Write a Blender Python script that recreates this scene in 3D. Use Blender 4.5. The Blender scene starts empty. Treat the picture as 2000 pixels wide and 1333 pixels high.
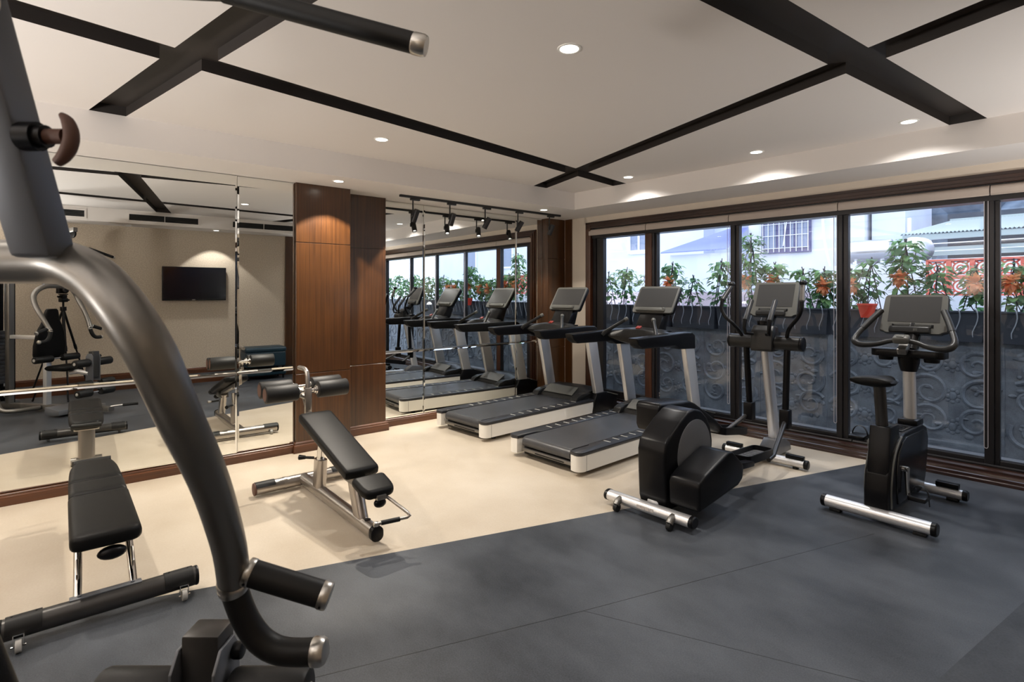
import bpy, bmesh, math, random
from mathutils import Vector, Matrix, Euler
from mathutils.geometry import delaunay_2d_cdt
PI = math.pi
random.seed(7)
SC = bpy.context.scene
COL = SC.collection

# ---------------------------------------------------------------- camera, sky, exposure
YAW = math.radians(50.15)
cam_d = bpy.data.cameras.new('camera')
cam = bpy.data.objects.new('camera', cam_d)
COL.objects.link(cam)
cam.location = (0, 0, 1.5)
cam.rotation_euler = (PI / 2, 0, YAW)
cam_d.sensor_width = 36.0
cam_d.lens = 1060 / 2000 * 36
cam_d.shift_y = -0.04675
cam_d.clip_start = 0.02
cam_d.dof.use_dof = True
cam_d.dof.focus_distance = 5.0
cam_d.dof.aperture_fstop = 8.0
SC.camera = cam

w = bpy.data.worlds.new('overcast_sky')
SC.world = w
w.use_nodes = True
wn = w.node_tree
wn.nodes['Background'].inputs[0].default_value = (0.78, 0.86, 1.0, 1)
wn.nodes['Background'].inputs[1].default_value = 3.1

SC.view_settings.view_transform = 'Standard'
SC.view_settings.look = 'None'
SC.view_settings.exposure = 0.06
SC.view_settings.gamma = 1.0
SC.view_settings.use_curve_mapping = False
WARM = (1.0, 0.915, 0.80)
NEUT = (1.0, 0.965, 0.93)


def lamp(name, loc, watts, target=None, colour=WARM, angle=95, blend=0.6, radius=0.03, parent=None):
    d = bpy.data.lights.new(name, 'SPOT')
    d.energy = watts
    d.color = colour
    d.spot_size = math.radians(angle)
    d.spot_blend = blend
    d.shadow_soft_size = radius
    o = bpy.data.objects.new(name, d)
    COL.objects.link(o)
    o.location = loc
    if target is not None:
        o.rotation_euler = (Vector(target) - Vector(loc)).to_track_quat('-Z', 'Y').to_euler()
    if parent:
        o.parent = parent
    return o


# ---------------------------------------------------------------- materials
MATS = {}


def new_mat(name):
    m = bpy.data.materials.new(name)
    m.use_nodes = True
    MATS[name] = m
    nt = m.node_tree
    return m, nt, nt.nodes['Principled BSDF'], nt.links


def mat(name, col, rough=0.5, metal=0.0, bump=0.0, scale=200.0, spec=None, coat=0.0, var=0.0, emit=None, estr=0.0):
    m, nt, b, lk = new_mat(name)
    b.inputs['Base Color'].default_value = (*col, 1)
    b.inputs['Roughness'].default_value = rough
    b.inputs['Metallic'].default_value = metal
    if spec is not None:
        b.inputs['Specular IOR Level'].default_value = spec
    if coat:
        b.inputs['Coat Weight'].default_value = coat
        b.inputs['Coat Roughness'].default_value = 0.1
    if emit:
        b.inputs['Emission Color'].default_value = (*emit, 1)
        b.inputs['Emission Strength'].default_value = estr
    if bump or var:
        tc = nt.nodes.new('ShaderNodeTexCoord')
        n = nt.nodes.new('ShaderNodeTexNoise')
        n.inputs['Scale'].default_value = scale
        n.inputs['Detail'].default_value = 4
        lk.new(tc.outputs['Object'], n.inputs['Vector'])
        if bump:
            bp = nt.nodes.new('ShaderNodeBump')
            bp.inputs['Strength'].default_value = bump
            bp.inputs['Distance'].default_value = 0.002
            lk.new(n.outputs['Fac'], bp.inputs['Height'])
            lk.new(bp.outputs['Normal'], b.inputs['Normal'])
        if var:
            r = nt.nodes.new('ShaderNodeValToRGB')
            r.color_ramp.elements[0].position = 0.3
            r.color_ramp.elements[1].position = 0.7
            r.color_ramp.elements[0].color = (*[c * (1 - var) for c in col], 1)
            r.color_ramp.elements[1].color = (*[min(1, c * (1 + var)) for c in col], 1)
            lk.new(n.outputs['Fac'], r.inputs['Fac'])
            lk.new(r.outputs['Color'], b.inputs['Base Color'])
    return m


def wood(name, dark, light, grain='z', rough=0.32, coat=0.25, fine=55.0):
    m, nt, b, lk = new_mat(name)
    tc = nt.nodes.new('ShaderNodeTexCoord')
    mp = nt.nodes.new('ShaderNodeMapping')
    s = {'z': (fine, fine, 1.2), 'y': (fine, 1.2, fine), 'x': (1.2, fine, fine)}[grain]
    mp.inputs['Scale'].default_value = s
    lk.new(tc.outputs['Object'], mp.inputs['Vector'])
    n = nt.nodes.new('ShaderNodeTexNoise')
    n.inputs['Scale'].default_value = 1.0
    n.inputs['Detail'].default_value = 6
    n.inputs['Roughness'].default_value = 0.65
    lk.new(mp.outputs['Vector'], n.inputs['Vector'])
    n2 = nt.nodes.new('ShaderNodeTexNoise')
    n2.inputs['Scale'].default_value = 2.2
    lk.new(tc.outputs['Object'], n2.inputs['Vector'])
    mx = nt.nodes.new('ShaderNodeMath')
    mx.operation = 'MULTIPLY_ADD'
    mx.inputs[1].default_value = 0.35
    lk.new(n2.outputs['Fac'], mx.inputs[0])
    lk.new(n.outputs['Fac'], mx.inputs[2])
    r = nt.nodes.new('ShaderNodeValToRGB')
    r.color_ramp.elements[0].position = 0.45
    r.color_ramp.elements[1].position = 0.9
    r.color_ramp.elements[0].color = (*dark, 1)
    r.color_ramp.elements[1].color = (*light, 1)
    lk.new(mx.outputs[0], r.inputs['Fac'])
    lk.new(r.outputs['Color'], b.inputs['Base Color'])
    b.inputs['Roughness'].default_value = rough
    b.inputs['Coat Weight'].default_value = coat
    b.inputs['Coat Roughness'].default_value = 0.2
    return m


def cloudy(name, c0, c1, scale, rough, rough2, stretch=(1, 1, 1), bump=0.1, fine=90.0, spec=0.5):
    """worn sheet flooring: large soft clouds of wear with a fine grain"""
    m, nt, b, lk = new_mat(name)
    tc = nt.nodes.new('ShaderNodeTexCoord')
    mp = nt.nodes.new('ShaderNodeMapping')
    mp.inputs['Scale'].default_value = stretch
    lk.new(tc.outputs['Object'], mp.inputs['Vector'])
    n = nt.nodes.new('ShaderNodeTexNoise')
    n.inputs['Scale'].default_value = scale
    n.inputs['Detail'].default_value = 8
    n.inputs['Roughness'].default_value = 0.62
    lk.new(mp.outputs['Vector'], n.inputs['Vector'])
    f = nt.nodes.new('ShaderNodeTexNoise')
    f.inputs['Scale'].default_value = fine
    f.inputs['Detail'].default_value = 3
    lk.new(tc.outputs['Object'], f.inputs['Vector'])
    ad = nt.nodes.new('ShaderNodeMath')
    ad.operation = 'MULTIPLY_ADD'
    ad.inputs[1].default_value = 0.35
    lk.new(f.outputs['Fac'], ad.inputs[0])
    lk.new(n.outputs['Fac'], ad.inputs[2])
    r = nt.nodes.new('ShaderNodeValToRGB')
    r.color_ramp.elements[0].position = 0.48
    r.color_ramp.elements[1].position = 0.86
    r.color_ramp.elements[0].color = (*c0, 1)
    r.color_ramp.elements[1].color = (*c1, 1)
    lk.new(ad.outputs[0], r.inputs['Fac'])
    lk.new(r.outputs['Color'], b.inputs['Base Color'])
    mr = nt.nodes.new('ShaderNodeMapRange')
    mr.inputs['From Min'].default_value = 0.4
    mr.inputs['From Max'].default_value = 0.9
    mr.inputs['To Min'].default_value = rough
    mr.inputs['To Max'].default_value = rough2
    lk.new(ad.outputs[0], mr.inputs['Value'])
    lk.new(mr.outputs['Result'], b.inputs['Roughness'])
    b.inputs['Specular IOR Level'].default_value = spec
    bp = nt.nodes.new('ShaderNodeBump')
    bp.inputs['Strength'].default_value = bump
    bp.inputs['Distance'].default_value = 0.001
    lk.new(f.outputs['Fac'], bp.inputs['Height'])
    lk.new(bp.outputs['Normal'], b.inputs['Normal'])
    return m


def leafy(name, col, var=0.5, through=0.45, scale=9):
    """thin leaf or petal that also lets light through from behind"""
    m = mat(name, col, 0.5, var=var, scale=scale)
    nt = m.node_tree
    b = nt.nodes['Principled BSDF']
    tr = nt.nodes.new('ShaderNodeBsdfTranslucent')
    ramp = b.inputs['Base Color'].links[0].from_socket
    nt.links.new(ramp, tr.inputs['Color'])
    mx = nt.nodes.new('ShaderNodeMixShader')
    mx.inputs[0].default_value = through
    out = nt.nodes['Material Output']
    nt.links.new(b.outputs[0], mx.inputs[1])
    nt.links.new(tr.outputs[0], mx.inputs[2])
    nt.links.new(mx.outputs[0], out.inputs['Surface'])
    return m


def glass_mat(name, tint=(0.93, 0.96, 1.0), ior=1.5, haze=0.0):
    m = bpy.data.materials.new(name)
    m.use_nodes = True
    nt = m.node_tree
    nt.nodes.clear()
    out = nt.nodes.new('ShaderNodeOutputMaterial')
    mix = nt.nodes.new('ShaderNodeMixShader')
    lw = nt.nodes.new('ShaderNodeLayerWeight')
    lw.inputs['Blend'].default_value = 0.5
    pw_ = nt.nodes.new('ShaderNodeMath')
    pw_.operation = 'POWER'
    pw_.inputs[1].default_value = 5.0
    nt.links.new(lw.outputs['Facing'], pw_.inputs[0])
    fr = nt.nodes.new('ShaderNodeMath')
    fr.operation = 'MULTIPLY_ADD'
    fr.inputs[1].default_value = 0.95
    fr.inputs[2].default_value = 0.045
    nt.links.new(pw_.outputs[0], fr.inputs[0])
    tr = nt.nodes.new('ShaderNodeBsdfTransparent')
    tr.inputs['Color'].default_value = (*tint, 1)
    gl = nt.nodes.new('ShaderNodeBsdfGlossy')
    gl.inputs['Roughness'].default_value = 0.01
    nt.links.new(fr.outputs[0], mix.inputs[0])
    nt.links.new(tr.outputs[0], mix.inputs[1])
    nt.links.new(gl.outputs[0], mix.inputs[2])
    nt.links.new(mix.outputs[0], out.inputs['Surface'])
    MATS[name] = m
    return m


mat('ceiling_paint', (0.70, 0.655, 0.62), 0.75)
mat('groove_paint', (0.020, 0.015, 0.0125), 0.55)
mat('wall_paint', (0.62, 0.54, 0.45), 0.7, bump=0.05)
mat('wallpaper', (0.47, 0.395, 0.31), 0.8, bump=0.5, scale=60, var=0.16)
wood('veneer', (0.024, 0.0080, 0.0016), (0.082, 0.0300, 0.0068), rough=0.30, coat=0.45, fine=75.0)
wood('trim_wood', (0.014, 0.0045, 0.0022), (0.042, 0.013, 0.005), 'x', rough=0.28, coat=0.4)
wood('trim_wood_y', (0.042, 0.011, 0.003), (0.115, 0.036, 0.010), 'y', rough=0.3, coat=0.3)
wood('trim_wood_z', (0.028, 0.008, 0.003), (0.09, 0.028, 0.009), 'z', rough=0.3, coat=0.3)
cloudy('beige_vinyl', (0.475, 0.40, 0.305), (0.58, 0.51, 0.415), 1.3, 0.30, 0.42, bump=0.05)
cloudy('dark_vinyl', (0.012, 0.0145, 0.019), (0.088, 0.097, 0.112), 0.8, 0.36, 0.52, stretch=(1, 1.5, 1), bump=0.35, fine=160, spec=0.3)
cloudy('dark_vinyl_worn', (0.009, 0.011, 0.014), (0.060, 0.066, 0.076), 2.2, 0.45, 0.6, bump=0.5, fine=110, spec=0.3)
mat('mirror_silver', (0.90, 0.92, 0.90), 0.0, 1.0)
mat('alu_dark', (0.018, 0.016, 0.017), 0.38, 0.3)
mat('alu_rail', (0.20, 0.20, 0.21), 0.35, 0.9)
glass_mat('pane_glass')
mat('blind_fabric', (0.46, 0.39, 0.34), 0.8, bump=0.1)
mat('chain', (0.62, 0.60, 0.64), 0.3, 0.6)
mat('leather', (0.006, 0.006, 0.006), 0.45, spec=0.15, bump=0.12, scale=320)
mat('foam', (0.008, 0.008, 0.008), 0.5, spec=0.35, bump=0.1, scale=260)
mat('foam_end', (0.10, 0.045, 0.03), 0.6)
mat('rubber', (0.008, 0.008, 0.008), 0.5, spec=0.35)
mat('plastic_black', (0.0045, 0.0045, 0.0055), 0.33, spec=0.22)
mat('plastic_gloss', (0.006, 0.006, 0.007), 0.24, spec=0.4)
mat('plastic_grey', (0.105, 0.105, 0.095), 0.42)
mat('plastic_mid', (0.020, 0.020, 0.020), 0.36, spec=0.3)
mat('shroud_grey', (0.15, 0.15, 0.155), 0.35, 0.3)
mat('screen', (0.055, 0.055, 0.055), 0.25, spec=0.3)
mat('silver_paint', (0.80, 0.80, 0.81), 0.36, 0.75)
mat('gunmetal', (0.24, 0.23, 0.215), 0.37, 0.85)
mat('gunmetal_dark', (0.075, 0.072, 0.07), 0.35, 0.7)
mat('plate_metal', (0.16, 0.17, 0.19), 0.4, 0.5)
mat('chrome', (0.78, 0.77, 0.75), 0.09, 1.0)
mat('steel', (0.44, 0.41, 0.38), 0.30, 1.0)
mat('cap_metal', (0.62, 0.60, 0.56), 0.3, 1.0)
mat('offwhite', (0.74, 0.715, 0.66), 0.35)
mat('belt', (0.045, 0.046, 0.05), 0.34, bump=0.15, scale=400)
mat('rail_black', (0.022, 0.023, 0.027), 0.33)
mat('tick', (0.55, 0.55, 0.50), 0.5)
mat('red', (0.30, 0.02, 0.012), 0.4)
mat('white_plastic', (0.75, 0.74, 0.72), 0.4)
mat('caster', (0.36, 0.35, 0.33), 0.5)
mat('sticker', (0.66, 0.60, 0.56), 0.5)
mat('lamp_glow', (1, 1, 1), 0.5, emit=(1.0, 0.93, 0.82), estr=9.0)
mat('lamp_rim', (0.8, 0.78, 0.74), 0.5)
mat('spot_black', (0.012, 0.011, 0.011), 0.45)
mat('grille_dark', (0.02, 0.02, 0.02), 0.5)
mat('tv_black', (0.004, 0.005, 0.009), 0.12)
mat('navy_leather', (0.006, 0.026, 0.042), 0.45, bump=0.1, scale=300)
# outside
cloudy('relief_stone', (0.085, 0.10, 0.12), (0.20, 0.23, 0.26), 6.0, 0.6, 0.75, bump=0.3, fine=120)
mat('planter_black', (0.04, 0.05, 0.066), 0.6, bump=0.2, scale=60)
mat('glint_pale', (0.55, 0.60, 0.66), 0.3, 0.7)  # pale tone standing in for highlights on the planter pleats
leafy('leaf', (0.13, 0.27, 0.12))
leafy('leaf_pale', (0.24, 0.46, 0.17))
mat('stake', (0.035, 0.04, 0.055), 0.6)
leafy('orange_flower', (1.0, 0.40, 0.17), 0.12, 0.5, 30)
mat('red_pot', (0.75, 0.06, 0.03), 0.45)
mat('pink_soil', (0.82, 0.68, 0.74), 0.8)
mat('pale_render', (0.66, 0.70, 0.80), 0.85, var=0.07, scale=1.2)
mat('pale_render_warm', (0.74, 0.76, 0.80), 0.85, var=0.05, scale=1.2)
mat('window_frame_white', (0.85, 0.86, 0.9), 0.6)
mat('window_glass_dark', (0.22, 0.26, 0.36), 0.15)
mat('shutter_purple', (0.10, 0.10, 0.22), 0.6)
mat('blue_tin', (0.33, 0.37, 0.66), 0.55)
mat('green_tin', (0.36, 0.42, 0.41), 0.55)
mat('dark_room', (0.05, 0.065, 0.09), 0.7)
mat('tank_steel', (0.62, 0.62, 0.64), 0.25, 0.9)
mat('terracotta', (0.78, 0.17, 0.12), 0.7)
mat('far_green', (0.22, 0.27, 0.33), 0.9, var=0.35, scale=3)
mat('pink_blossom', (0.55, 0.33, 0.50), 0.8, var=0.25, scale=8)
mat('ground_stone', (0.25, 0.26, 0.28), 0.8)


# ---------------------------------------------------------------- mesh builder
def frame_from(d):
    d = Vector(d).normalized()
    a = Vector((0, 0, 1)) if abs(d.z) < 0.9 else Vector((1, 0, 0))
    x = d.cross(a).normalized()
    return x, d.cross(x).normalized(), d


class MB:
    def __init__(s):
        s.bm = bmesh.new()

    def _tag(s, faces, mi):
        for f in faces:
            f.material_index = mi

    def box(s, c, size, rot=None, bev=0.0, seg=2, mi=0):
        hx, hy, hz = size[0] / 2, size[1] / 2, size[2] / 2
        if bev:
            t = bmesh.new()
            vs = bmesh.ops.create_cube(t, size=1.0)['verts']
            for v in vs:
                v.co = Vector((v.co.x * size[0], v.co.y * size[1], v.co.z * size[2]))
            bmesh.ops.bevel(t, geom=t.edges[:], offset=bev, segments=seg, profile=0.5, affect='EDGES', clamp_overlap=True)
            vl = [v.co.copy() for v in t.verts]
            t.verts.index_update()
            fl = [[v.index for v in f.verts] for f in t.faces]
            t.free()
        else:
            vl = [Vector((x, y, z)) for x in (-hx, hx) for y in (-hy, hy) for z in (-hz, hz)]
            fl = [(0, 1, 3, 2), (4, 6, 7, 5), (0, 4, 5, 1), (2, 3, 7, 6), (0, 2, 6, 4), (1, 5, 7, 3)]
        M = Matrix.Translation(Vector(c))
        if rot is not None:
            M = M @ (rot.to_matrix().to_4x4() if isinstance(rot, Euler) else rot.to_4x4())
        vs = [s.bm.verts.new(M @ v) for v in vl]
        for f in fl:
            q = s.bm.faces.new([vs[i] for i in f])
            q.material_index = mi
        return s

    def _island(s, vs):
        seen = set(vs)
        st = list(vs)
        while st:
            v = st.pop()
            for e in v.link_edges:
                o = e.other_vert(v)
                if o not in seen:
                    seen.add(o)
                    st.append(o)
        return list(seen)

    def rings(s, rings, cap0=True, cap1=True, closed=True, mi=0):
        vr = [[s.bm.verts.new(p) for p in r] for r in rings]
        n = len(vr[0])
        for a, b in zip(vr[:-1], vr[1:]):
            for i in range(n if closed else n - 1):
                j = (i + 1) % n
                try:
                    f = s.bm.faces.new((a[i], a[j], b[j], b[i]))
                    f.material_index = mi
                except ValueError:
                    pass
        for r, c in ((vr[0], cap0), (vr[-1], cap1)):
            if c:
                f = s.bm.faces.new(r)
                f.material_index = mi
        return vr

    def cyl(s, p0, p1, r0, r1=None, n=20, cap=True, mi=0, bev=0.0):
        r1 = r0 if r1 is None else r1
        p0, p1 = Vector(p0), Vector(p1)
        x, y, d = frame_from(p1 - p0)
        L = (p1 - p0).length

        def ring(c, r):
            return [c + (x * math.cos(2 * PI * i / n) + y * math.sin(2 * PI * i / n)) * r for i in range(n)]
        if bev:
            R = [ring(p0, r0 - bev), ring(p0 + d * bev * 0.3, r0 - bev * 0.3), ring(p0 + d * bev, r0), ring(p1 - d * bev, r1), ring(p1 - d * bev * 0.3, r1 - bev * 0.3), ring(p1, r1 - bev)]
        else:
            R = [ring(p0, r0), ring(p1, r1)]
        s.rings(R, cap, cap, mi=mi)
        return s

    def tube(s, pts, r, n=14, mi=0, smooth=0, sx=1.0, sy=1.0, up=None, cap=True):
        P = [Vector(p) for p in pts]
        rr = list(r) if isinstance(r, (list, tuple)) else [r] * len(P)
        if smooth:
            Q, q = [], []
            N = len(P)
            for i in range(N - 1):
                a, b, c, d = P[max(0, i - 1)], P[i], P[i + 1], P[min(N - 1, i + 2)]
                for k in range(smooth):
                    t = k / smooth
                    Q.append(0.5 * ((2 * b) + (c - a) * t + (2 * a - 5 * b + 4 * c - d) * t * t + (3 * b - a - 3 * c + d) * t ** 3))
                    q.append(rr[i] * (1 - t) + rr[i + 1] * t)
            Q.append(P[-1])
            q.append(rr[-1])
            P, rr = Q, q
        T = []
        for i in range(len(P)):
            a = P[max(0, i - 1)]
            b = P[min(len(P) - 1, i + 1)]
            T.append((b - a).normalized())
        if up is not None:
            x = T[0].cross(Vector(up)).normalized()
        else:
            x = frame_from(T[0])[0]
        R = []
        for i, p in enumerate(P):
            t = T[i]
            x = (x - t * x.dot(t)).normalized()
            y = t.cross(x)
            R.append([p + x * (math.cos(2 * PI * k / n) * rr[i] * sx) + y * (math.sin(2 * PI * k / n) * rr[i] * sy) for k in range(n)])
        s.rings(R, cap, cap, mi=mi)
        return s

    def prism(s, poly, axis, a0, a1, mi=0, bev=0.0, seg=2):
        def P(u, v, a):
            return {'x': (a, u, v), 'y': (u, a, v), 'z': (u, v, a)}[axis]
        v0 = [s.bm.verts.new(P(u, v, a0)) for u, v in poly]
        v1 = [s.bm.verts.new(P(u, v, a1)) for u, v in poly]
        n = len(poly)
        fs = [s.bm.faces.new(v0), s.bm.faces.new(v1[::-1])]
        for i in range(n):
            j = (i + 1) % n
            fs.append(s.bm.faces.new((v0[j], v0[i], v1[i], v1[j])))
        bmesh.ops.recalc_face_normals(s.bm, faces=fs)
        s._tag(fs, mi)
        if bev:
            es = list({e for f in fs for e in f.edges})
            bmesh.ops.bevel(s.bm, geom=es, offset=bev, segments=seg, profile=0.5, affect='EDGES', clamp_overlap=True)
        return s

    def sphere(s, c, r, scale=(1, 1, 1), u=16, v=10, mi=0):
        R = []
        for i in range(1, v):
            t = PI * i / v
            R.append([(c[0] + r * scale[0] * math.sin(t) * math.cos(2 * PI * k / u), c[1] + r * scale[1] * math.sin(t) * math.sin(2 * PI * k / u), c[2] + r * scale[2] * math.cos(t)) for k in range(u)])
        vr = s.rings(R, False, False, mi=mi)
        for row, zz in ((vr[0], r), (vr[-1], -r)):
            p = s.bm.verts.new((c[0], c[1], c[2] + zz * scale[2]))
            for k in range(u):
                f = s.bm.faces.new((row[k], row[(k + 1) % u], p))
                f.material_index = mi
        return s

    def lathe(s, prof, origin, axis=(0, 0, 1), n=24, mi=0):
        x, y, d = frame_from(axis)
        o = Vector(origin)
        R = [[o + d * h + (x * math.cos(2 * PI * i / n) + y * math.sin(2 * PI * i / n)) * max(r, 1e-4) for i in range(n)] for r, h in prof]
        s.rings(R, mi=mi)
        return s

    def move(s, M):
        bmesh.ops.transform(s.bm, matrix=M, verts=s.bm.verts[:])
        return s

    def build(s, name, mats, parent=None, angle=35, loc=None, flat=False):
        bm = s.bm
        bmesh.ops.recalc_face_normals(bm, faces=bm.faces[:])
        for f in bm.faces:
            f.smooth = not flat
        lim = math.radians(angle)
        for e in bm.edges:
            if len(e.link_faces) == 2:
                try:
                    e.smooth = e.calc_face_angle() < lim
                except ValueError:
                    pass
        me = bpy.data.meshes.new(name)
        bm.to_mesh(me)
        bm.free()
        for m in ([mats] if isinstance(mats, str) else mats):
            me.materials.append(MATS[m])
        o = bpy.data.objects.new(name, me)
        COL.objects.link(o)
        if parent:
            o.parent = parent
        if loc:
            o.location = loc
        return o


def thing(name, label, cat, loc=(0, 0, 0), rz=0.0, group=None):
    o = bpy.data.objects.new(name, None)
    o.empty_display_size = 0.1
    COL.objects.link(o)
    o.location = loc
    o.rotation_euler = (0, 0, math.radians(rz))
    o['label'] = label
    o['category'] = cat
    if group:
        o['group'] = group
    return o


def tag(o, label, cat, group=None):
    o['label'] = label
    o['category'] = cat
    if group:
        o['group'] = group
    return o


def struct(o, label=None):
    o['kind'] = 'structure'
    if label:
        o['label'] = label
    return o


def dup(root, loc, rz, label, group=None):
    r = root.copy()
    COL.objects.link(r)
    r.location = loc
    r.rotation_euler = (0, 0, math.radians(rz))
    r['label'] = label
    if group:
        r['group'] = group
    for ch in list(root.children):
        c = ch.copy()
        COL.objects.link(c)
        c.parent = r
        for g in list(ch.children):
            d = g.copy()
            COL.objects.link(d)
            d.parent = c
    return r


def rrect(x0, x1, y0, y1, r, n=5):
    """rounded rectangle outline"""
    P = []
    for cx, cy, a in ((x1 - r, y1 - r, 0), (x0 + r, y1 - r, 90), (x0 + r, y0 + r, 180), (x1 - r, y0 + r, 270)):
        for k in range(n + 1):
            t = math.radians(a + 90 * k / n)
            P.append((cx + r * math.cos(t), cy + r * math.sin(t)))
    return P


# window wall frame: u runs along the wall, v outward, z up
WA = math.radians(2.3)
WO = Vector((-2.0, 5.56, 0))
WM = Matrix.Translation(WO) @ Matrix.Rotation(WA, 4, 'Z')


def W(u, v, z=0.0):
    return WM @ Vector((u, v, z))


LOWZ, TRAYZ = 2.54, 2.75
XB = 0.60          # back wall
XM = -5.25         # mirror face
YL = -3.0          # end wall out of view

# ================================================================ ROOM SHELL
# ---- floor: pale sheet vinyl towards the mirrors, dark rubber sheet over the rest
def floor_edge_x(y):
    return -3.29 + 0.298 * y


b = MB()
ya, yb = YL - 0.1, 5.9
b.prism([(-6.0, ya), (floor_edge_x(ya), ya), (floor_edge_x(yb), yb), (-6.0, yb)], 'z', -0.1, 0.0)
struct(b.build('floor', 'beige_vinyl', flat=True), 'pale beige vinyl flooring beside the mirror wall')
b = MB()
b.prism([(floor_edge_x(ya), ya), (1.2, ya), (1.2, yb), (floor_edge_x(yb), yb)], 'z', -0.1, 0.0)
struct(b.build('floor_2', 'dark_vinyl', flat=True), 'dark charcoal vinyl flooring')
b = MB()
b.prism([(-0.78, 0.9), (1.19, 0.9), (1.19, 4.6), (-0.30, 4.6)], 'z', -0.05, 0.0008)
struct(b.build('floor_3', 'dark_vinyl_worn', flat=True), 'rougher dark vinyl sheet at the right edge of the floor')
# fine welded seams in the dark sheet
b = MB()
for p0, p1 in (((-1.75, 1.9), (-0.6, 2.45)), ((-1.75, 1.9), (-1.15, 3.9)), ((-1.75, 1.9), (-2.3, 0.2))):
    a, c = Vector((*p0, 0)), Vector((*p1, 0))
    d = (c - a).normalized()
    n = Vector((-d.y, d.x, 0)) * 0.0012
    b.prism([(a.x - n.x, a.y - n.y), (c.x - n.x, c.y - n.y), (c.x + n.x, c.y + n.y), (a.x + n.x, a.y + n.y)], 'z', -0.001, 0.0006)
struct(b.build('floor_seams', 'plastic_mid', flat=True), 'thin welded seams in the dark vinyl')

# ---- ceiling: tray with dark recessed lines
def tray_y(x):
    return 4.93 + 0.0402 * (x + 4.70)


TX0, TX1, TY0 = -4.69, 0.0, -2.4


def ext(p, q, a, axis):
    """point on line pq at coordinate a along axis"""
    t = (a - p[axis]) / (q[axis] - p[axis])
    return (p[0] + (q[0] - p[0]) * t, p[1] + (q[1] - p[1]) * t)


strips = []
for (p, q), (r, s_), axis, lo, hi in (
        (((-3.129, -.14), (-3.913, 4.965)), ((-3.340, -.141), (-4.100, 4.943)), 1, TY0, 6.0),
        (((-4.69, 4.238), (-.488, 3.024)), ((-4.687, 4.449), (-.384, 3.213)), 0, -5.2, TX1),
        (((-4.674, .158), (-2.563, .585)), ((-4.668, .368), (-2.554, .797)), 0, -5.2, TX1),
        (((-1.264, 2.095), (-1.018, 5.037)), ((-1.045, 2.095), (-.806, 5.023)), 1, TY0, 6.0)):
    strips.append([ext(p, q, lo, axis), ext(p, q, hi, axis), ext(r, s_, hi, axis), ext(r, s_, lo, axis)])
tray = [(TX0, TY0), (TX1, TY0), (TX1, tray_y(TX1)), (TX0, tray_y(TX0))]


def inside(pt, poly):
    c = False
    n = len(poly)
    for i in range(n):
        (x0, y0), (x1, y1) = poly[i], poly[(i + 1) % n]
        if (y0 > pt[1]) != (y1 > pt[1]) and pt[0] < (x1 - x0) * (pt[1] - y0) / (y1 - y0) + x0:
            c = not c
    return c


cv, ce = [], []
for poly in [tray] + strips:
    k = len(cv)
    cv += [Vector(p) for p in poly]
    ce += [(k + i, k + (i + 1) % len(poly)) for i in range(len(poly))]
ov, oe, of, *_ = delaunay_2d_cdt(cv, ce, [], 0, 1e-5)
GD = 0.065
b = MB()
tri = []
for f in of:
    c = sum((ov[i] for i in f), Vector((0, 0))) / len(f)
    if inside(c, tray) and not any(inside(c, st) for st in strips):
        tri.append(f)
vb = {}
edges = {}
for f in tri:
    vs = [vb.setdefault(i, b.bm.verts.new((ov[i].x, ov[i].y, TRAYZ))) for i in f]
    b.bm.faces.new(vs)
    for i in range(len(f)):
        e = (f[i], f[(i + 1) % len(f)])
        edges[tuple(sorted(e))] = edges.get(tuple(sorted(e)), 0) + 1
vt = {i: b.bm.verts.new((v.co.x, v.co.y, TRAYZ + GD)) for i, v in vb.items()}
for (i, j), n in edges.items():
    if n == 1:
        f = b.bm.faces.new((vb[i], vb[j], vt[j], vt[i]))
        f.material_index = 1
struct(b.build('ceiling', ['ceiling_paint', 'groove_paint'], flat=True), 'pale tray ceiling cut by dark recessed lines')
b = MB()
b.box(((TX0 + TX1) / 2, 1.3, TRAYZ + GD + 0.02), (TX1 - TX0 + 0.3, 8.2, 0.04))
for (xa, ya_), (xb_, yb_) in zip(tray, tray[1:] + tray[:1]):
    e = Vector((xb_ - xa, yb_ - ya_)).normalized()
    nn = Vector((e.y, -e.x)) * 0.03
    b.prism([(xa, ya_), (xb_, yb_), (xb_ + nn.x, yb_ + nn.y), (xa + nn.x, ya_ + nn.y)], 'z', TRAYZ + 0.0005, TRAYZ + GD)
struct(b.build('ceiling_2', 'groove_paint', flat=True), 'dark board showing inside the recessed ceiling lines')
# lower perimeter of the ceiling
b = MB()
b.prism([(-6.0, YL), (TX0, YL), (TX0, tray_y(TX0)), (-6.0, tray_y(-6.0))], 'z', LOWZ, TRAYZ)
b.prism([(-6.0, tray_y(-6.0)), (1.0, tray_y(1.0)), (1.0, 6.1), (-6.0, 5.9)], 'z', LOWZ, TRAYZ)
b.prism([(TX1, YL), (0.9, YL), (0.9, tray_y(0.9)), (TX1, tray_y(TX1))], 'z', LOWZ, TRAYZ)
b.prism([(TX0, YL), (TX1, YL), (TX1, TY0), (TX0, TY0)], 'z', LOWZ, TRAYZ)
struct(b.build('ceiling_3', 'ceiling_paint', flat=True), 'dropped pale ceiling margin around the tray')

# ---- walls
b = MB()
b.box((XM - 0.12, -0.65, 1.4), (0.2, 4.7, 2.9))
b.box((-5.72, 4.0, 1.4), (0.26, 4.6, 2.9))
struct(b.build('wall_left', 'wall_paint', flat=True))
b = MB()
b.box((XB + 0.1, 1.4, 1.4), (0.2, 9.0, 2.9))
struct(b.build('wall_right', 'wallpaper', flat=True), 'beige textured wallpaper on the wall carrying the television')
b = MB()
b.box((-2.5, YL - 0.1, 1.4), (6.6, 0.2, 2.9))
struct(b.build('wall_near', 'wall_paint', flat=True))
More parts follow.
